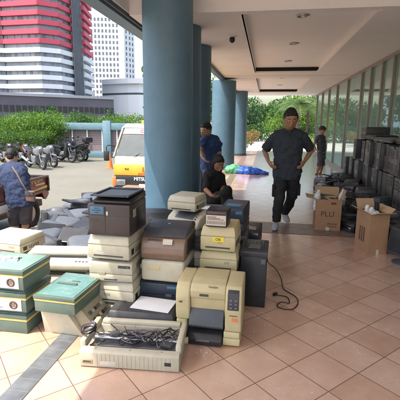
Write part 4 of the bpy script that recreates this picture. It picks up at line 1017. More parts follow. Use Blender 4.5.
mb = MB(); mb.box(-.04, .04, -.02, .02, 0, .022, .005); mb.build('case', 'charcoal', t)
mb = MB(); mb.cyl((-.04, 0, .011), (-.055, 0, .011), .006, n=8); mb.build('strain_relief', 'black', t)

# second column: flat dark printer with paper, dark blue, cream panel, bronze multifunction
printer('flat dark grey printer lying behind the open one, paper on it', (-.85, 2.68, 0), R(2), .50, .36, .155, 'charcoal', 'box', 'black')
t = tag(MB().box(-.15, .15, -.1, .1, 0, .006).build('paper_sheet', 'paper', None, (-.78, 2.66, .158), (0, 0, R(-6))), 'bluish white sheets of paper on the flat dark printer', 'paper')
printer('dark navy printer with a small blue label, under the cream front panel', (-.78, 3.0, .09), R(-1), .36, .36, .19, 'darkblue', 'laser', 'bluelabel')
printer('black printer at the very bottom under the dark navy one', (-.78, 3.05, 0), R(0), .38, .34, .088, 'black', 'box')
t = thing('cream_printer', 'cream printer with a glowing reflection on its plain rounded front', 'printer', (-.735, 2.98, .285), R(-3))
mb = MB(); mb.box(-.175, .175, -.2, .18, .006, .175, .022, seg=3); mb.build('body', 'cream', t)
mb = MB(); mb.box(-.13, -.02, -.2025, -.199, .1, .13, .001); mb.build('front_badge', 'cream_yellow', t)
mb = MB(); mb.box(.176, .179, -.1, .12, .04, .12, .001); mb.build('side_recess', 'charcoal', t)
mb = MB(); mb.box(-.20, -.175, -.15, .15, .08, .12, .006); mb.build('side_arm', 'cream', t)
t = thing('multifunction_printer', 'bronze fronted multifunction printer with dark curved lid and paper label', 'printer', (-.735, 2.99, .465), R(-2))
mb = MB(); mb.prism([(-.19, .0), (-.205, .05), (-.2, .1), (-.18, .145), (-.14, .175), (.19, .183), (.19, .0)], -.178, .172, 'x', .012, 3); mb.build('body', 'bronze', t, ang=50)
mb = MB(); mb.prism([(-.165, .172), (-.14, .196), (-.08, .226), (0, .243), (.1, .247), (.18, .23), (.195, .182)], -.18, .174, 'x', .012, 3); l = mb.build('lid', 'charcoal', t, ang=50)
mb = MB(); mb.ell((0, 0, .2425), (.012, .012, .005)); mb.build('logo_dot', 'metal', l)
mb = MB(); mb.box(.0, .075, -.198, -.186, .125, .168, .001, rot=(R(-28), 0, 0)); mb.build('paper_label', 'paperbeige', t)
mb = MB(); mb.box(.173, .178, -.12, .16, .03, .15, .002); mb.build('side_opening', 'black', t)
mb = MB()
for k in range(5): mb.cyl((-.12 + k * .022, -.176, .155), (-.12 + k * .022, -.183, .160), .007, n=10)
mb.build('buttons', 'charcoal', t)

# things behind the second column
printer('charcoal printer with rounded hood just left of the nearest column base', (-.98, 3.65, .42), R(10), .42, .36, .24, 'charcoal', 'inkjet', 'black')
printer('dark box printer supporting the charcoal hooded one', (-.98, 3.66, .21), R(4), .42, .36, .21, 'black', 'laser')
printer('cream printer at the bottom beneath the dark box printer', (-.98, 3.66, 0), R(-3), .44, .38, .205, 'cream', 'laser')
printer('small pale cream printer topmost in front of the nearest column', (-.70, 3.55, .71), R(-12), .28, .30, .14, 'cream', 'box')
printer('cream printer with curved hood beneath the small pale one', (-.66, 3.55, .47), R(-25), .36, .34, .23, 'cream', 'inkjet', 'grey')
printer('dark printer beneath the cream hooded one, before the column', (-.66, 3.56, .23), R(0), .4, .36, .235, 'charcoal', 'laser')
printer('lowest dark printer of the group before the column', (-.66, 3.58, 0), R(6), .42, .38, .225, 'black', 'laser')
printer('low dark printer with light rim left of the plotter stack', (-.50, 3.25, .45), R(-4), .16, .3, .12, 'charcoal', 'box')
printer('narrow cream printer under the dark rimmed one', (-.50, 3.25, .29), R(-2), .17, .32, .15, 'cream', 'box')
printer('narrow dark printer at the bottom next to the plotter stack', (-.50, 3.27, 0), R(-2), .17, .32, .285, 'charcoal', 'laser')
printer('dark printer peeking between the cream tower and the column', (-1.2, 4.05, .0), R(20), .44, .38, .3, 'black', 'laser')
printer('charcoal printer stacked on the one between cream tower and column', (-1.2, 4.05, .305), R(5), .42, .36, .22, 'charcoal', 'box')

# wide-format inkjet printer
t = thing('wide_inkjet_printer', 'yellowed wide inkjet printer with black output trays at the front', 'printer', (-.335, 2.62, 0), R(-1)); t.scale = (.97, .8, .84)
w, y0, y1, h = .235, -.19, .19, .52
mb = MB(); mb.prism([(y0 + .0, .40), (y0 - .01, .46), (y0 + .04, .505), (y0 + .14, .52), (y1, .52), (y1, .24), (y0 + .03, .24), (y0 + .01, .39)], -w * .56, w * .50, 'x', .008, 3); mb.build('hood', 'cream_yellow', t, ang=45)
mb = MB(); mb.prism([(y0 - .005, .20), (y0 - .02, .27), (y0 - .02, .40), (y0 + .0, .475), (y0 + .05, .51), (y1, .515), (y1, .20)], -w, -w * .57, 'x', .014, 3); mb.box(-w, -w * .66, y0 + .01, y1, .05, .195, .012); mb.build('left_housing', 'cream_yellow', t, ang=45)
mb = MB(); mb.prism([(y0 - .03, .14), (y0 - .035, .32), (y0 - .02, .46), (y0 + .03, .51), (y1, .515), (y1, .14)], w * .51, w, 'x', .012, 3); r_ = mb.build('right_housing', 'cream_yellow', t, ang=45)
mb = MB(); mb.prism([(y0 - .039, .33), (y0 - .024, .465), (y0 + .01, .49), (y0 + .012, .33)], w * .58, w * .92, 'x', .004); mb.build('display', 'charcoal', r_)
for j in range(3):
    for k in range(2): 
        mb = MB(); mb.box(w * (.64 + .15 * k), w * (.72 + .15 * k), y0 - .043 + .004 * j, y0 - .02, .345 + j * .03, .358 + j * .03, .002); mb.build('button', 'midgrey', r_)
mb = MB(); mb.box(w * .72, w * .88, y0 - .038, y0 - .03, .235, .262); mb.build('logo_patch', 'orange', r_)
text('small_letters', 'designjet', .016, 'ink', r_, (w * .76, y0 - .0375, .285))
mb = MB(); mb.box(w * .46, w * .97, y0 - .02, y1, .012, .075, .006); mb.box(w * .48, w * .96, y0 - .025, y1, .08, .135, .008); mb.build('ink_drawer', 'cream_yellow', t)
mb = MB(); mb.box(-w * .28, .0, y0 - .0065, y0 + .03, .415, .44, .003); mb.build('label_window', 'charcoal', t)
text('model_letters', 'DeskJet', .022, 'ink', t, (.03, y0 + .018, .493), (R(50), 0, 0))
text('side_letters', 'HP', .022, 'ink', t, (-w * .84, y0 - .0215, .36), bold=.001)
mb = MB(); mb.box(-w * .56, w * .5, y0 + .05, y1 - .02, .2, .25); mb.build('mouth', 'black', t)
mb = MB(); mb.prism([(y0 - .03, .15), (y0 - .045, .17), (y0 + .02, .30), (y0 + .10, .33), (y0 + .10, .15)], -w * .58, w * .47, 'x', .008, 2); mb.build('output_flap', 'charcoal', t)
mb = MB(); mb.prism([(y0 - .06, .01), (y0 - .07, .06), (y0 - .03, .1), (y0 + .05, .13), (y1 - .05, .13), (y1 - .05, .01)], -w * .62, w * .44, 'x', .01, 2); tr = mb.build('paper_tray', 'black', t)
mb = MB(); mb.box(-.08, .02, y0 - .074, y0 - .06, .05, .062, .003); mb.build('grip', 'midgrey', tr)
mb = MB()
for k in range(7): mb.box(-w * .5 + k * .032, -w * .5 + .006 + k * .032, y0 - .046, y0 + .01, .171, .176)
mb.build('tray_ribs', 'black', tr)
# stack on / behind it
GY = 'printers stacked behind the wide inkjet'
printer('lowest charcoal printer carrying the yellowed stack behind the wide inkjet', (-.33, 3.12, 0), R(0), .34, .36, .175, 'charcoal', 'laser', group=GY)
printer('black printer second from the floor under the yellowed stack', (-.33, 3.12, .177), R(0), .34, .36, .17, 'black', 'laser', group=GY)
printer('lower yellowed cream printer of the stack behind the wide inkjet', (-.325, 3.10, .35), R(-2), .30, .34, .16, 'cream_yellow', 'box', group=GY)
tt = printer('upper yellowed cream printer with a yellow sticky note on front', (-.325, 3.09, .512), R(-4), .28, .33, .20, 'cream_yellow', 'box', group=GY)
mb = MB(); mb.box(-.04, .05, -.1685, -.166, .085, .125); n_ = mb.build('sticky_note', 'yellownote', tt)
text('note_letters', 'OK', .03, 'ink', n_, (.005, -.17, .105))
t = thing('label_printer', 'small black device with a bar code label, on the yellowed printer', 'device', (-.345, 3.03, .713), R(-3))
mb = MB(); mb.box(-.085, .085, -.1, .1, .0, .13, .01); mb.build('body', 'black', t)
mb = MB(); mb.box(-.08, .075, -.103, -.099, .012, .095, .001); lb = mb.build('label', 'paperbeige', t)
mb = MB()
for k in range(12): mb.box(-.07 + k * .012, -.066 + k * .012, -.1045, -.1025, .025, .05)
for k in range(3): mb.box(-.07, .06 - .03 * k, -.1045, -.1025, .06 + k * .01, .064 + k * .01)
mb.build('bar_code', 'ink', lb)
mb = MB(); mb.box(-.07, .07, -.101, -.09, .104, .12, .002); mb.build('slot', 'bikered', t)
# UPS tower
t = thing('ups_tower', 'tall black power supply tower with ridged top, its cable on the floor', 'ups', (-.05, 3.25, 0), R(-2))
mb = MB(); mb.box(-.105, .105, -.17, .17, .0, .44, .006); mb.build('body', 'black', t)
mb = MB(); mb.box(-.112, .112, -.176, .176, .435, .485, .008); cp = mb.build('cap', 'charcoal', t)
mb = MB()
for k in range(5): mb.box(-.08 + k * .035, -.06 + k * .035, -.1, .12, .484, .49, .001)
mb.build('ridges', 'black', cp)
mb = MB(); mb.box(-.05, .05, -.1, .0, .489, .494, .001); mb.build('top_panel', 'midgrey', cp)
mb = MB(); mb.box(.06, .095, -.1715, -.169, .38, .42, .001); mb.build('switch', 'midgrey', t)
# black things to the left/behind of the ups
GD = 'dark computers behind the yellowed printers'
printer('dark navy printer standing tall just behind the power supply tower', (-.26, 3.70, .50), R(-8), .22, .34, .26, 'darkblue', 'laser', 'bluelabel', group=GD)
printer('charcoal printer under the tall dark navy one', (-.26, 3.72, .25), R(0), .26, .36, .245, 'charcoal', 'laser', group=GD)
printer('black printer on the floor beneath the charcoal and navy ones', (-.26, 3.72, 0), R(0), .28, .36, .255, 'black', 'laser', group=GD)
printer('black box printer with light panel right of the tall navy one', (-.13, 4.15, .22), R(-5), .24, .34, .2, 'black', 'laser', 'metal', group=GD)
printer('black printer on the floor to the right behind the power supply', (-.13, 4.15, 0), R(3), .26, .36, .215, 'black', 'laser', group=GD)
printer('dark grey printer with pale lid behind the bar code device', (-.58, 3.95, .5), R(4), .36, .36, .14, 'midgrey', 'box', 'black', group=GD)
printer('charcoal printer under the pale lidded one', (-.58, 3.96, .25), R(0), .36, .36, .245, 'charcoal', 'laser', group=GD)
printer('black printer on the floor under the pale lidded pair', (-.58, 3.96, 0), R(0), .36, .38, .245, 'black', 'laser', group=GD)
t = tag(MB().box(-.11, .11, -.08, .08, 0, .004).build('paper_sheet', 'white', None, (-.55, 3.92, .642), (0, 0, R(8))), 'white paper on the dark printer behind the bar code device', 'paper')
printer('grey and cream machine beside the seated person, far left of them', (-.66, 4.42, .36), R(-10), .4, .36, .16, 'midgrey', 'box', group=GD)
printer('charcoal machine under the grey one near the column foot', (-.66, 4.42, .18), R(0), .42, .36, .175, 'charcoal', 'laser', group=GD)
printer('black machine on the floor near the column foot', (-.66, 4.42, 0), R(0), .42, .38, .175, 'black', 'laser', group=GD)
# power cord
pts = [gz(268, 262, .28), gz(275, 268, .12), gz(281, 278, .02), gz(283, 288, .008), gz(288, 292, .008), gz(296, 297, .008), gz(298, 303, .008), gz(293, 309, .008), gz(284, 309, .008), gz(277, 306, .008), gz(281, 302, .008), gz(289, 303, .008), gz(287, 297, .008), gz(276, 295, .008)]
tag(MB().tube([Vector((.055, 3.35, .40))] + pts, .0042, 8).build('cable', 'cable'), 'black power cord looping on the tiles right of the tower', 'cable')
t = thing('power_plug', 'black plug at the end of the cord on the tiles', 'plug', gz(275, 295, .004), R(60))
mb = MB(); mb.box(-.025, .025, -.014, .014, .0, .02, .005); mb.build('plug_body', 'cable', t)
mb = MB(); mb.cyl((.025, -.007, .01), (.043, -.007, .01), .0025, n=6); mb.cyl((.025, .007, .01), (.043, .007, .01), .0025, n=6); mb.build('pins', 'metal', t)
# scattered crumbs of broken plastic and plaster
mb = MB(); rr = random.Random(5)
for u, v, n_c, s_ in [(208, 356, 22, 12), (325, 342, 10, 20), (352, 350, 8, 24), (300, 300, 10, 20), (330, 318, 8, 12), (388, 330, 4, 20), (205, 352, 14, 8), (250, 330, 14, 25), (290, 385, 10, 30)]:
    for k in range(n_c):
        p = gz(u + rr.gauss(0, s_ * .5), v + rr.gauss(0, s_ * .28), 0); q = rr.uniform(.001, .0035)
        mb.box(p.x - q, p.x + q, p.y - q * .7, p.y + q * .7, .001, .001 + q * .35, rot=(rr.random(), rr.random(), rr.random() * 3))
o = tag(mb.build('debris', 'white'), 'tiny pale crumbs of plaster and plastic scattered on the tiles', 'debris', kind='stuff')

# ------------------------------------------------------------------ right side: boxes
def carton(label, loc, rz, w, d, h, flaps, marks):
    t = thing('cardboard_box', label, 'cardboard box', loc, rz)
    T = .006; mb = MB()
    mb.box(-w, w, -d, -d + T, 0, h); mb.box(-w, w, d - T, d, 0, h); mb.box(-w, -w + T, -d + T, d - T, 0, h - .001); mb.box(w - T, w, -d + T, d - T, 0, h - .001); mb.box(-w + T, w - T, -d + T, d - T, .002, .01)
    mb.build('carton', 'card', t)
    for side, ang in flaps.items():
        L = d * .8 if side in 'fb' else w * .8
        mb = MB()
        if side in 'fb': mb.box(-w + .003, w - .003, 0, L, -.0025, .0025); rt = (ang if side == 'f' else ang, 0, 0)
        else: mb.box(0, L, -d + .003, d - .003, -.0025, .0025); rt = (0, ang, 0)
        lc = {'f': (0, -d + .003, h), 'b': (0, d - .003, h), 'l': (-w + .003, 0, h), 'r': (w - .003, 0, h)}[side]
        mb.build('flap', 'cardin', t, lc, rt)
    mb = MB(); mb.box(-w * .12, w * .14, -d - .0015, -d, 0, h * .12); mb.build('tape', 'paperbeige', t)
    for body, sz, x, z in marks: text('print', body, sz, 'ink', t, (x, -d - .0012, z), depth=.0004, bold=.001)
    return t
t1 = carton('cardboard box with PLU printed on it, left of the pair, bags poking out', (.93, 5.83, 0), R(-2), .175, .17, .45, {'r': R(-70), 'l': R(190 - 360), 'b': R(75)}, [('PLU', .11, -.01, .24), ('FRAGILE', .035, .06, .1), ('THIS SIDE UP', .022, .06, .06)])
mb = MB(); mb.box(.03, .1, -.1725, -.17, .385, .415); mb.build('printed_patch', 'ink', t1)
t2 = carton('taller open cardboard box with spread flaps, cans inside, nearest the camera', (1.31, 4.86, 0), R(14), .115, .17, .48, {'f': R(160), 'b': R(60), 'l': R(-150), 'r': R(-45)}, [])
mb = MB()
for k in range(3): mb.box(-.1165, -.115, -.06 + k * .05, -.03 + k * .05, .12, .3)
mb.build('printed_marks', 'ink', t2)
for i, (x, y, z, m, lab) in enumerate([(1.27, 4.88, .44, 'white', 'white crumpled packet in the open box'), (1.30, 4.80, .43, 'plasticbag', 'pale crumpled packet in the open box, right of the white one')]):
    mb = MB(); mb.ell((0, 0, 0), (.06, .045, .05)); mb.ell((.04, .02, .02), (.035, .05, .03)); mb.cyl((-.05, -.02, .0), (-.02, .02, .09), .022, n=10)
    o = fuse(mb, 'packet', m, None, .006, .02, .03); o.location = (x, y, z + .02); tag(o, lab, 'packet')
mb = MB(); mb.cyl((0, 0, 0), (0, 0, .16), .03, n=20, bev=.004); o = mb.build('bottle', 'black', None, (1.36, 4.92, .40)); tag(o, 'short black bottle standing in the open box', 'bottle')
for i, (x, y, a, lab) in enumerate([(.80, 5.76, .3, 'white plastic bag hanging over the left side of the PLU box'), (1.13, 5.85, -.3, 'white plastic bag standing up at the right corner of the PLU box')]):
    mb = MB(); mb.loft([(0, 0, -.2 if i == 0 else -.06), (.0, 0, -.1 if i == 0 else 0), (.0, .0, .02), (.02, .02, .1)], [(.05, .025), (.055, .03), (.045, .03), (.02, .012)])
    o = fuse(mb, 'plastic_bag', 'plasticbag', None, .008, .035, .04); o.location = (x - .03 * (i == 0), y, .47); tag(o, lab, 'plastic bag')
for k in range(6):
    mb = MB(); mb.box(-.12, .12, -.03, .03, 0, .02, .006); o = mb.build('power_adapter', ('cream_dark', 'cardin', 'black')[k % 3], None, (.93 + .03 * math.sin(k * 2), 5.73 + .04 * k, .40 + .012 * k), (R(5), R(4 * (-1) ** k), k * .6))
    tag(o, 'loose adapter in the PLU box, part of its jumbled top layer', 'adapter', 'adapters filling the PLU box')

# PC towers
GPC = 'desktop towers stacked as a wall along the glass'
def pc_tower(label, loc, rz, rot=None):
    t = thing('computer_tower', label, 'computer tower', loc, rz, GPC, rot)
    mb = MB(); mb.box(-.088, .088, -.2, .2, .004, .40, .004); mb.build('case', 'charcoal', t)
    mb = MB(); mb.box(-.090, .090, -.222, -.199, .0, .405, .008); f_ = mb.build('front_panel', 'bezel', t)
    mb = MB()
    for k in range(3): mb.box(-.074, .074, -.2245, -.221, .30 - k * .045 + .04, .335 - k * .045 + .04, .002)
    mb.build('drive_bays', 'charcoal', f_)
    mb = MB(); mb.box(-.06, .06, -.2235, -.221, .05, .17, .002)
    mb.build('grille', 'black', f_)
    mb = MB(); mb.cyl((.05, -.225, .21), (.05, -.22, .21), .011, n=12); mb.build('power_button', 'metal', f_)
    return t
rr = random.Random(11); pc = None
XF = 1.98
for layer in range(3):
    ncol = 24 if layer < 2 else 19
    for c in range(ncol):
        y = 4.72 + c * .187 + rr.uniform(-.004, .004); x = XF + rr.choice((-.05, -.03, 0, 0, .02, .04)) + rr.uniform(-.02, .02)
        lab = 'computer tower, %s from the near end in the %s row of the stacked wall' % (ordi[c] if c < len(ordi) else 'last', ['bottom', 'middle', 'top'][layer])
        a = R(-90) + rr.uniform(-.07, .07); z = layer * .409 + .0
        if pc is None: pc = o = pc_tower(lab, (x, y, z), a)
        else: o = dup(pc, (x, y, z), a, lab)
        if rr.random() < .25: o.rotation_euler = (0, 0, a + math.pi)
        elif rr.random() < .2 and layer == 2: o.location = (x, y, z + .40); o.rotation_euler = (math.pi, 0, a + math.pi)
        o.scale = (1, 1, rr.choice((1, 1, .97)) if layer < 2 else rr.choice((1, .93, .86, 1.02)))
for i, (y, z, a, nm) in enumerate([(8.0, 1.228, 0, 'dark tower standing on the far part of the top row'), (7.8, 1.228, 2, 'second dark tower standing on the far part of the top row')]):
    o = dup(pc, (XF + .05, y, z + .0), R(-90), nm); o.scale = (1, 1, .55)
printer('flat black scanner lying on the far half of the computer wall', (XF, 7.3, 1.23), R(-90), .62, .38, .09, 'black', 'box', name='scanner', cat='scanner')
printer('flat pale scanner lying on the computer wall above the grey fronts', (XF - .05, 6.45, 1.23), R(-86), .7, .38, .07, 'midgrey', 'box', name='scanner', cat='scanner')
printer('black flat printer on the near part of the computer wall', (XF, 5.7, 1.23), R(-92), .5, .36, .1, 'black', 'box')
# loose heap in front of the wall
GH = 'dark peripherals heaped in front of the computer wall'
def keyboard(label, loc, rot):
    t = thing('keyboard', label, 'keyboard', loc, 0, GH, rot)
    mb = MB(); mb.box(-.22, .22, -.075, .075, 0, .018, .005); mb.build('case', 'black', t)
    mb = MB()
    for r_ in range(5):
        for c in range(15): mb.box(-.205 + c * .0272, -.182 + c * .0272, -.06 + r_ * .024, -.04 + r_ * .024, .017, .025, .002)
    mb.build('keys', 'charcoal', t); return t
def small_box(label, loc, rot, s, m):
    return printer(label, loc, 0, s[0], s[1], s[2], m, 'box', 'metal', rot=rot, group=GH, name='power_unit', cat='device')
kb = keyboard('black keyboard at the near foot of the computer wall', (1.55, 5.6, .3), (R(8), R(-14), R(70)))
protos = [small_box('black power unit on the heap, its pale slot showing', (1.5, 6.0, .0), (0, 0, R(-60)), (.3, .34, .14), 'black'),
          small_box('charcoal power unit on the heap near the computer wall', (1.55, 6.5, .0), (0, 0, R(-80)), (.36, .3, .18), 'charcoal')]
k = 0
where = ['near end', 'near middle', 'middle', 'far middle', 'far end']
for row, (xx, hh) in enumerate([(1.32, 0), (1.62, 0), (1.30, .145), (1.60, .155), (1.66, .30)]):
    for c in range(9):
        y = 5.35 + c * .45 + rr.uniform(-.08, .08); x = xx + rr.uniform(-.05, .05)
        if x < 1.5 and y < 6.2 and hh == 0 and c < 2: pass
        if row == 2 and (y < 5.9 or c % 4 == 3): continue
        if y > 8.9 and row > 2: continue
        lab = '%s in the %s row of the heap, %s from the camera' % (('black power unit', 'charcoal power unit')[k % 2], ['bottom front', 'bottom back', 'upper front', 'upper back', 'topmost'][row], ordi[c])
        if y < 5.75 and x < 1.55: continue
        dup(protos[k % 2], (x, y, hh), 0, lab, GH, rot=(R(rr.uniform(-4, 9)) if hh else 0, R(rr.uniform(-12, 6)) if hh else 0, R(rr.uniform(-120, -50)))); k += 1
for c in range(9):
    dup(kb, (1.42 + rr.uniform(-.15, .2), 5.9 + c * .33, .34 + rr.uniform(-.02, .08)), 0, 'black keyboard thrown on the heap, %s from the near one' % ordi[c], GH, rot=(R(rr.uniform(-10, 15)), R(rr.uniform(-25, 10)), R(rr.uniform(0, 180))))
for i in range(8):
    y = 5.7 + i * .38; x = 1.35 + rr.uniform(-.1, .3)
    pts = [Vector((x + rr.uniform(-.16, .16), y + rr.uniform(-.3, .3), .38 + rr.uniform(-.03, .07))) for _ in range(7)]
    tag(MB().tube(pts, .006, 6).build('cable', 'cable' if i % 3 else 'cablegrey'), '%s cable lying across the peripherals heap, %s from the camera' % ('black' if i % 3 else 'grey', ordi[i]), 'cable', 'cables lying over the peripherals heap')
# bits on the floor at the left foot of the heap
printer('small black charger stand at the far left foot of the heap', (1.12, 6.95, 0), R(-30), .16, .2, .26, 'black', 'laser', 'metal')
printer('small charcoal printer left of the heap behind the PLU box', (.98, 6.3, .0), R(10), .26, .3, .30, 'charcoal', 'box', 'metal')
printer('small black printer beside the boy side of the heap', (1.3, 8.9, .0), R(-40), .34, .3, .22, 'black', 'inkjet', 'metal')
# near monitor at the right edge
t = thing('flat_monitor', 'dark flat monitor on a pale round stand, cut by the right edge', 'monitor', (1.56, 4.44, 0), R(-60))
mb = MB(); mb.cyl((0, 0, 0), (0, 0, .015), .12, n=32, bev=.004); mb.build('stand_base', 'grey', t)
mb = MB(); mb.box(-.025, .025, .01, .04, .012, .16, .006); mb.build('stand_neck', 'metal', t)
mb = MB(); mb.box(-.21, .21, -.025, .02, .07, .37, .012, rot=(R(-8), 0, 0)); mb.build('housing', 'charcoal', t)
mb = MB(); mb.box(-.19, .19, -.03, -.026, .1, .35, .002, rot=(R(-8), 0, 0), piv=(0, -.0025, .22)); mb.build('screen', 'black', t)
printer('metal grey power unit on the floor between the open box and the wall', (1.62, 5.05, 0), R(-60), .2, .3, .33, 'grey', 'laser', 'black')

# bundles by the far column
mb = MB(); mb.ell((0, 0, .1), (.26, .2, .16)); mb.ell((.15, .1, .07), (.2, .2, .1))
o = fuse(mb, 'green_bundle', 'green_tarp', None, .02, .09, .12); o.location = (-.93, 11.75, .0); tag(o, 'bright green cloth bundle heaped at the foot of a blue column', 'bundle')
mb = MB(); mb.loft([(-.5, 0, .06), (-.2, .02, .1), (.2, 0, .07), (.55, -.03, .03)], [(.12, .1), (.2, .13), (.17, .1), (.08, .04)], side=(0, 1, 0)); mb.ell((-.1, -.05, .08), (.3, .15, .1))
o = fuse(mb, 'blue_bundle', 'blue_tarp', None, .02, .09, .12); o.location = (-.42, 11.7, .0); tag(o, 'bright blue cloth bundle spread on the floor beside the green one', 'bundle')

# ------------------------------------------------------------------ people
def V(*a): return Vector(a)
def hand(mb, wr, d, nrm, thumb, curl=.5, s=1.):
    """wr wrist, d direction of fingers, nrm back-of-hand normal, thumb side vector"""
    d = d.normalized(); th = (thumb - d * thumb.dot(d)).normalized(); n = d.cross(th).normalized()
    if n.dot(nrm) < 0: n = -n
    k0 = wr + d * .09 * s
    mb.loft([wr - d * .01, wr + d * .03 * s, wr + d * .07 * s, k0], [(.027 * s, .018 * s), (.036 * s, .016 * s), (.041 * s, .014 * s), (.038 * s, .011 * s)], side=th)
    for i, (off, L) in enumerate([(.030, .070), (.010, .080), (-.010, .074), (-.029, .056)]):
        b0 = k0 - d * .012 + th * off * s; c1 = curl * .7; c2 = curl * 1.5
        d1 = d * math.cos(c1) - n * math.sin(c1); d2 = d * math.cos(c2) - n * math.sin(c2)
        m1 = b0 + d1 * L * .55 * s; mb.capsule(b0, m1, .0088 * s, .0082 * s, 8); mb.capsule(m1, m1 + d2 * L * .5 * s, .0082 * s, .007 * s, 8)
    b0 = wr + d * .025 * s + th * .026 * s; d1 = (d * .75 + th * .65 - n * .25).normalized(); m1 = b0 + d1 * .04 * s
    mb.capsule(b0, m1, .012 * s, .0095 * s, 8); mb.capsule(m1, m1 + (d * .95 + th * .1 - n * .3).normalized() * .032 * s, .0095 * s, .008 * s, 8)
def face_axes(fd, up=V(0, 0, 1)):
    fd = fd.normalized(); sd = fd.cross(up).normalized(); u = sd.cross(fd).normalized(); return fd, sd, u
def person(label, base, J, skin='skin', shirt='shirtdark', pants='pants', shoes=None, long_pants=True, bulk=1., voxel=.009, fd=V(0, -1, 0), hup=V(0, 0, 1), hair=1.0, hs=1., side=V(1, 0, 0), sleeve=.75, glasses=False, cat='person', hair_long=0, seated=False):
    t = thing('person', label, 'person', base)
    B = Vector(base); q = {k: v - B for k, v in J.items()}
    f, sd, u = face_axes(fd, hup)
    hc = q['head']
    def head(mb):
        mb.ell(hc + u * .02 * hs - f * .008 * hs, (.078 * hs, .094 * hs, .103 * hs), rot=None) if 0 else None
        # oriented skull and jaw
        mb.loft([hc + u * .118 * hs - f * .015, hc + u * .10 * hs - f * .012, hc + u * .05 * hs - f * .008, hc - u * .0 * hs, hc - u * .05 * hs + f * .006, hc - u * .095 * hs + f * .026 * hs, hc - u * .118 * hs + f * .034 * hs],
                [(.03 * hs, .035 * hs), (.058 * hs, .066 * hs), (.08 * hs, .094 * hs), (.081 * hs, .094 * hs), (.074 * hs, .083 * hs), (.054 * hs, .058 * hs), (.024 * hs, .026 * hs)], side=sd, n=20)
        mb.loft([hc + u * .03 * hs + f * .086 * hs, hc - u * .005 * hs + f * .10 * hs, hc - u * .028 * hs + f * .112 * hs, hc - u * .036 * hs + f * .092 * hs], [.009 * hs, .011 * hs, .016 * hs, .011 * hs], side=sd, n=8)
        for s in (-1, 1):
            mb.loft([hc + sd * s * .074 * hs + u * .03 * hs - f * .005, hc + sd * s * .084 * hs + u * .005 * hs - f * .01, hc + sd * s * .076 * hs - u * .03 * hs], [(.012, .02), (.012, .022), (.009, .014)], side=sd, n=8)
        mb.loft([hc + sd * .025 * hs - u * .062 * hs + f * .087 * hs, hc - u * .062 * hs + f * .092 * hs, hc - sd * .025 * hs - u * .062 * hs + f * .087 * hs], [.008 * hs, .011 * hs, .008 * hs], side=u, n=8)
        mb.loft([hc + sd * .045 * hs + u * .035 * hs + f * .076 * hs, hc + u * .035 * hs + f * .088 * hs, hc - sd * .045 * hs + u * .035 * hs + f * .076 * hs], [.008 * hs] * 3, side=u, n=8)
    def torso(mb, e, top=True, bot=0):
        p, w, c, nk = q['pelvis'], q['waist'], q['chest'], q['neck']
        dd = (p - w).normalized()
        pts = [p + dd * (.06 + bot), p, w, c, c * .45 + nk * .55, nk + (nk - c).normalized() * .0]
        rd = [(.150 * bulk + e, .105 * bulk + e), (.168 * bulk + e, .118 * bulk + e), (.155 * bulk + e, .112 * bulk + e), (.185 * bulk + e, .122 * bulk + e), (.15 * bulk + e, .10 * bulk + e), (.062 + e * .6, .058 + e * .6)]
        mb.loft(pts, rd, side=side, n=20)
        mb.loft([q['shL'], c * .2 + nk * .8, q['shR']], [.055 + e, .07 + e, .055 + e], side=V(0, 1, 0))
    mb = MB(); head(mb); torso(mb, 0)
    mb.loft([q['neck'] - u * .03, q['neck'] * .5 + (hc - u * .05) * .5, hc - u * .04 - f * .015], [.062, .054, .055], n=12)
    for s in 'LR':
        sh, el, wr = q['sh' + s], q['el' + s], q['wr' + s]
        mb.loft([sh, sh * .6 + el * .4, el, el * .65 + wr * .35, wr], [.052 * bulk, .047 * bulk, .039, .038, .025], n=12)
        mb.ell(sh, (.055, .055, .055)); mb.ell(el, (.039,) * 3)
        hd = q.get('hd' + s); hand(mb, wr, hd - wr, J.get('hn' + s, V(0, -1, 0)), J.get('th' + s, V(0, -1, .3)), J.get('cu' + s, .5) if not isinstance(J.get('cu' + s), Vector) else .5)
        hp, kn, an = q['hp' + s], q['kn' + s], q['an' + s]
        mb.loft([hp, hp * .6 + kn * .4, kn, kn * .65 + an * .35, an], [.088 * bulk, .077 * bulk, .053, .055, .035], n=12)
        mb.ell(kn, (.053,) * 3)
        to = q['to' + s]; dn = V(0, 0, -1)
        mb.loft([an + (an - to).normalized() * .03 + dn * .03, an + dn * .035, an * .5 + to * .5 + dn * .02, to], [.028, .036, .036, .022], side=V(1, 0, 0))
    body = fuse(mb, 'body', skin, t, voxel)
    # shirt
    mb = MB(); torso(mb, .027, bot=.05)
    for s in 'LR':
        sh, el = q['sh' + s], q['el' + s]
        mb.loft([sh, sh * (1 - sleeve * .6) + el * sleeve * .6, sh * (1 - sleeve) + el * sleeve], [.07 * bulk, .066 * bulk, .064 * bulk], n=14)
        mb.ell(sh, (.066, .066, .062))
    fuse(mb, 'shirt', shirt, t, voxel, .036, .085, 2)
    mb = MB(); p = q['pelvis']; w = q['waist']; dd = (p - w).normalized()
    mb.loft([p - dd * .09, p, p + dd * .07], [(.150 * bulk, .108 * bulk), (.168 * bulk, .120 * bulk), (.15 * bulk, .11 * bulk)], side=side, n=18)
    for s in 'LR':
        hp, kn, an = q['hp' + s], q['kn' + s], q['an' + s]
        if long_pants: mb.loft([hp, hp * .6 + kn * .4, kn, kn * .6 + an * .4, an + (kn - an).normalized() * .02], [.103 * bulk, .092 * bulk, .076, .072, .062], n=14)
        else: mb.loft([hp, hp * .5 + kn * .5, kn + (kn - hp).normalized() * .02], [.105 * bulk, .098 * bulk, .085], n=14)
        mb.ell(hp, (.092 * bulk, .095 * bulk, .1 * bulk))
        if long_pants: mb.ell(kn, (.074,) * 3)
    fuse(mb, 'trousers' if long_pants else 'shorts', pants, t, voxel, .034, .09, 2)
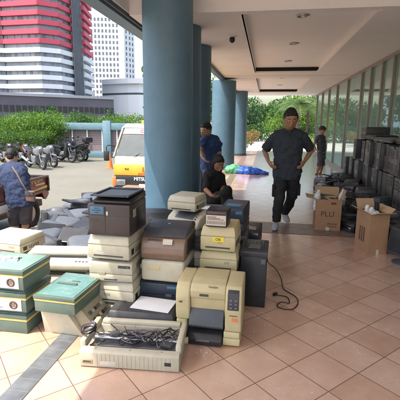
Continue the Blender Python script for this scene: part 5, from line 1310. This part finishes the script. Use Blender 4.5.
    if shoes:
        for s in 'LR':
            an, to = q['an' + s], q['to' + s]; dn = V(0, 0, -1); fw = (to - an); fw.z *= .6; fw.normalize()
            mb = MB(); mb.loft([an - fw * .055 + dn * .045, an + dn * .02, an + fw * .05 + dn * .03, to * .8 + an * .2 + dn * .012, to + fw * .03 + dn * .0], [(.036, .035), (.047, .05), (.047, .042), (.047, .034), (.03, .02)], side=fw.cross(dn), n=14)
            fuse(mb, 'shoe', shoes, t, .008, 0)
    # hair: shell of overlapping ellipsoids kept off the face
    mb = MB()
    for du, df, ds, r_ in [(.075, -.02, 0, .072), (.06, -.05, 0, .072), (.03, -.062, 0, .068), (-.01, -.06, 0, .056), (.092, .03, 0, .045), (.085, .045, .022, .032), (.085, .045, -.022, .032), (.05, -.02, .047, .043), (.05, -.02, -.047, .043), (.015, -.03, .052, .034), (.015, -.03, -.052, .034), (.07, .02, .04, .036), (.07, .02, -.04, .036), (.09, .052, .01, .03), (.082, .05, .038, .027), (.088, .05, -.03, .028), (.045, .015, .064, .024), (.045, .015, -.064, .024), (.012, -.005, .07, .022), (.012, -.005, -.07, .022)]:
        mb.ell(hc + u * du * hs + f * df * hs + sd * ds * hs, (r_ * hs * hair,) * 3, n=14)
    if hair_long:
        for k in range(6): mb.ell(hc - u * (.02 + k * .03) - f * (.06 + .006 * k), (.07, .06, .05), n=12)
        for s in (-1, 1):
            for k in range(5): mb.ell(hc - u * (.0 + k * .035) - f * .02 + sd * s * .07, (.034, .05, .045), n=12)
    fuse(mb, 'hair', 'hair', t, .006, .018, .012, 1)
    for s in (-1, 1):
        mb = MB(); mb.ell(hc + f * .0862 * hs + sd * s * .031 * hs + u * .012 * hs, (.0115 * hs, .008 * hs, .0058 * hs), n=10); e = mb.build('eye', 'eyewhite', t)
        mb = MB(); mb.ell(hc + f * .0895 * hs + sd * s * .031 * hs + u * .011 * hs, (.0062 * hs, .006 * hs, .0055 * hs), n=8); mb.build('pupil', 'hair', e)
        mb = MB(); mb.loft([hc + f * .088 * hs + sd * s * .014 + u * .032 * hs, hc + f * .09 * hs + sd * s * .032 + u * .038 * hs, hc + f * .074 * hs + sd * s * .052 + u * .03 * hs], [.0035, .005, .003], n=6); mb.build('eyebrow', 'hair', t)
    mb = MB(); mb.loft([hc + f * .092 * hs - u * .062 * hs - sd * .024, hc + f * .1 * hs - u * .064 * hs, hc + f * .092 * hs - u * .062 * hs + sd * .024], [.004, .0065, .004], side=u, n=8); mb.build('lips', 'lip', t)
    if glasses:
        mb = MB()
        for s in (-1, 1):
            mb.torus(hc + f * .108 + sd * s * .034 + u * .012, f, .021, .002, 20, 6); mb.cyl(hc + f * .1 + sd * s * .058 + u * .015, hc - f * .01 + sd * s * .08 + u * .015, .0025, n=6)
        mb.cyl(hc + f * .105 + sd * .011 + u * .014, hc + f * .105 - sd * .011 + u * .014, .0025, n=6)
        mb.build('glasses', 'black', t)
    return t
# 1 man in black, walking towards the camera
Y = 5.72
J = dict(head=at(290.6, 119.8, 5.62), neck=at(288.5, 131, 5.74), chest=at(288, 143, 5.74), waist=at(287.5, 157, 5.74), pelvis=at(287, 171, 5.76),
         shL=at(275.5, 136.5, Y + .02), shR=at(302, 136, Y + .02), elL=at(264.5, 150.5, 5.84), elR=at(311.5, 150.5, 5.84), wrL=at(268.5, 161.5, 5.66), wrR=at(304.5, 161.5, 5.66),
         hdL=at(272.5, 167, 5.60), hdR=at(301, 167, 5.60), hpL=at(281.3, 174.5, 5.76), hpR=at(293.3, 174.5, 5.76), knL=at(279, 199, 5.64), knR=at(292.0, 196.5, 5.80),
         anL=at(276, 222.5, 5.62), anR=at(284.8, 213.8, 6.08), toL=V(0, 0, 0), toR=V(0, 0, 0))
J['anL'].z = .085; J['toL'] = J['anL'] + V(-.025, -.15, -.045)
J['anR'].z = .13; J['toR'] = J['anR'] + V(.04, -.14, -.085)
J['thL'] = V(0, -.3, 1); J['thR'] = V(0, -.3, 1); J['hnL'] = V(-1, -.5, 0); J['hnR'] = V(1, -.5, 0)
mn = person('man in dark polo shirt and black cargo trousers, hands on hips, walking toward the camera', (J['pelvis'].x, 5.8, 0), J, shoes='shoegrey', bulk=1.07, voxel=.0085, fd=V(.12, -1, -.32), side=V(1, 0, 0), sleeve=.92, hs=1.12, hair=1.0)
pb = V(J['pelvis'].x, 5.8, 0)
for s, x in (('L', -.088), ('R', .088)):
    k = (J['hp' + s] * .35 + J['kn' + s] * .65) - pb
    mb = MB(); mb.box(k.x + x - .022, k.x + x + .022, k.y - .06, k.y + .06, k.z - .09, k.z + .08, .012); mb.build('cargo_pocket', 'pants', mn)
mb = MB(); c = J['neck'] - pb
mb.loft([c + V(-.075, -.02, .0), c + V(-.045, -.085, -.015), c + V(0, -.105, -.06), c + V(.045, -.085, -.015), c + V(.075, -.02, .0)], [.013, .014, .011, .014, .013], n=8); mb.build('collar', 'shirtdark', mn)
# 2 boy by the glass wall, side on
b0 = gz(318, 174.5, 0); Y = b0.y
J = dict(head=at(322.3, 130.8, Y), neck=at(320.5, 136.3, Y), chest=at(320.6, 141.5, Y), waist=at(321.3, 149, Y), pelvis=at(321.5, 156, Y),
         shL=at(318, 138.3, Y - .08), shR=at(323.5, 138.5, Y + .1), elL=at(313.6, 144.6, Y - .1), elR=at(325.5, 146, Y + .15), wrL=at(316, 150, Y - .16), wrR=at(325, 152, Y), hdL=at(319, 151.5, Y - .17), hdR=at(323.5, 153.5, Y - .1),
         hpL=at(320.2, 157.5, Y - .05), hpR=at(322.4, 157.5, Y + .08), knL=at(319.3, 165.5, Y - .08), knR=at(322.2, 164.6, Y + .1), anL=at(317.3, 173.2, Y - .0), anR=at(320.9, 171.8, Y + .2))
for s in 'LR': J['an' + s].z = .07; J['to' + s] = J['an' + s] + V(-.07, -.14, -.05)
person('barefoot boy in grey T-shirt and shorts standing beside the glass wall, hand on hip', (b0.x, Y, 0), J, shirt='greyshirt', pants='shorts', long_pants=False, bulk=.72, voxel=.009, fd=V(.55, -.6, -.4), side=V(.6, .8, 0), sleeve=.6, hs=.98)
# 3 man in blue T-shirt behind the column
Y = 6.75
J = dict(head=at(205.8, 130.5, Y - .05), neck=at(208.5, 137.5, Y), chest=at(210.3, 145.5, Y), waist=at(211, 156, Y + .03), pelvis=at(211.5, 166, Y + .08),
         shL=at(203.5, 140.5, Y - .1), shR=at(216.2, 140.5, Y + .1), elL=at(200, 151, Y - .22), elR=at(219.2, 150.5, Y + .05), wrL=at(203, 158, Y - .34), wrR=at(217.6, 158.5, Y - .2), hdL=at(206, 161, Y - .38), hdR=at(216.5, 163, Y - .32),
         hpL=at(208, 168, Y + .05), hpR=at(214.5, 168, Y + .1), knL=at(207, 184, Y - .05), knR=at(214, 184, Y + .1), anL=at(207, 200, Y + .1), anR=at(214, 200, Y + .25))
for s in 'LR': J['an' + s].z = .08; J['kn' + s].z = .44; J['to' + s] = J['an' + s] + V(-.03, -.15, -.05)
person('man in bright blue T-shirt standing behind the seated person, looking down to the left', (J['pelvis'].x, Y, 0), J, skin='skinlight', shirt='navy', pants='shorts', shoes='black', bulk=1.0, fd=V(-.6, -.75, -.3), side=V(.93, .3, 0), sleeve=.7)
# 4 seated person with dark hair
Y = 5.85
J = dict(head=at(218, 164.3, Y), neck=at(216.5, 172.5, Y + .02), chest=at(213.5, 181, Y + .02), waist=at(211, 190, Y), pelvis=at(210.5, 199, Y - .0),
         shL=at(207, 176.5, Y - .12), shR=at(221, 178, Y + .12), elL=at(206, 190, Y - .22), elR=at(223.5, 188, Y - .0), wrL=at(212, 196, Y - .38), wrR=at(220.5, 194, Y - .25), hdL=at(216, 197, Y - .42), hdR=at(217, 196, Y - .33),
         hpL=at(212, 200, Y - .12), hpR=at(213, 200, Y + .06), knL=at(224.5, 193, Y - .45), knR=at(227, 190.5, Y - .15), anL=at(230.5, 206, Y - .5), anR=at(234.5, 201, Y - .2))
for s in 'LR': J['an' + s].z = .08; J['to' + s] = J['an' + s] + V(.13, -.08, -.05)
person('seated person with thick dark hair, all in black, among the dark printers', (J['pelvis'].x, Y, 0), J, shirt='pants', pants='pants', shoes='black', bulk=.92, fd=V(.55, -.75, -.35), side=V(.8, .6, 0), hair=1.12, hair_long=1, sleeve=.9)
zz = J['pelvis'].z
t = thing('stool', 'low dark stool under the seated person in black', 'stool', (J['pelvis'].x, Y, 0))
mb = MB(); mb.box(-.17, .17, -.15, .15, max(.1, zz - .16), max(.14, zz - .12), .01); mb.build('seat', 'charcoal', t)
for sx in (-1, 1):
    for sy in (-1, 1): mb = MB(); mb.box(sx * .14 - .015, sx * .14 + .015, sy * .12 - .015, sy * .12 + .015, 0, max(.1, zz - .16)); mb.build('leg', 'charcoal', t)
# 5 man at the pickup, from behind
Y = 5.2
J = dict(head=at(11.5, 157.5, Y + .22), neck=at(11, 165, Y + .14), chest=at(13.5, 175, Y + .08), waist=at(17.5, 188, Y + .02), pelvis=at(20.5, 200, Y),
         shL=at(2, 170, Y + .05), shR=at(22.5, 169, Y + .16), elL=at(-8, 183, Y + .2), elR=at(27, 182, Y + .3), wrL=at(-4, 188, Y + .5), wrR=at(28, 189, Y + .45), hdL=at(-2, 190, Y + .6), hdR=at(26, 190.5, Y + .55),
         hpL=at(15.5, 203, Y - .02), hpR=at(25, 203, Y + .02), knL=at(14.5, 222, Y + .1), knR=at(25.5, 222, Y + .05), anL=at(14.5, 243, Y - .02), anR=at(24.5, 243, Y + .1))
for s in 'LR': J['an' + s].z = LOT + .08; J['to' + s] = J['an' + s] + V(-.05, .15, -.05)
pm = person('man in navy T-shirt and grey shorts seen from behind, leaning into the red pickup', (J['pelvis'].x, Y, LOT), J, skin='skinlight', shirt='navy2', pants='shorts', long_pants=False, shoes='black', bulk=1.05, fd=V(-.35, .85, -.5), side=V(1, .1, 0), sleeve=.75)
tb = V(J['pelvis'].x, Y, LOT)
mb = MB(); cx = [at(12, 166.5, Y - .07), at(17, 174, Y - .12), at(23, 185, Y - .15), at(29, 194, Y - .12)]
mb.tube(cx, .010, 6); st = mb.build('sling_strap', 'bagbrown', None); tag(st, 'brown sling bag strap crossing the back of the navy T-shirt', 'strap')
bpos = at(30.5, 195.5, Y - .06)
t = thing('sling_bag', 'small brown sling bag at the hip of the man by the pickup', 'bag', bpos)
mb = MB(); mb.box(-.07, .07, -.03, .03, -.09, .07, .02, seg=3); mb.build('pouch', 'bagbrown', t)
mb = MB(); mb.box(-.066, .066, -.037, -.02, -.01, .065, .01); mb.build('flap', 'shorts', t)
st.parent = t; st.location = -bpos; del st['category']
for k in ('label',): del st[k]

# ------------------------------------------------------------------ light
sund = V(-1, -.85, 2.6).normalized()       # towards the sun
el = math.asin(sund.z); az = math.atan2(sund.x, sund.y)
w = bpy.data.worlds.new('World'); S.world = w; w.use_nodes = True; nt = w.node_tree; nt.nodes.clear()
sky = nd(nt, 'ShaderNodeTexSky', sky_type='NISHITA'); sky.sun_disc = False; sky.sun_elevation = el; sky.sun_rotation = az; sky.air_density = 1.3; sky.dust_density = 4; sky.ozone_density = .8
bg = nd(nt, 'ShaderNodeBackground'); bg.inputs[1].default_value = .15; wo = nd(nt, 'ShaderNodeOutputWorld')
nt.links.new(sky.outputs[0], bg.inputs[0]); nt.links.new(bg.outputs[0], wo.inputs[0])
ld = bpy.data.lights.new('sun', 'SUN'); ld.energy = 2.0; ld.angle = R(.55); ld.color = (1, .95, .86)
lo = bpy.data.objects.new('sun', ld); COL.objects.link(lo); lo.rotation_euler = sund.to_track_quat('Z', 'Y').to_euler()
S.view_settings.view_transform = 'Standard'; S.view_settings.look = 'None'; S.view_settings.gamma = 1; S.view_settings.use_curve_mapping = False
S.view_settings.exposure = 1.6
cy = S.cycles
cy.max_bounces = 9; cy.diffuse_bounces = 5; cy.glossy_bounces = 4; cy.transparent_max_bounces = 12; cy.use_denoising = True
try: cy.sample_clamp_indirect = 8
except Exception: pass
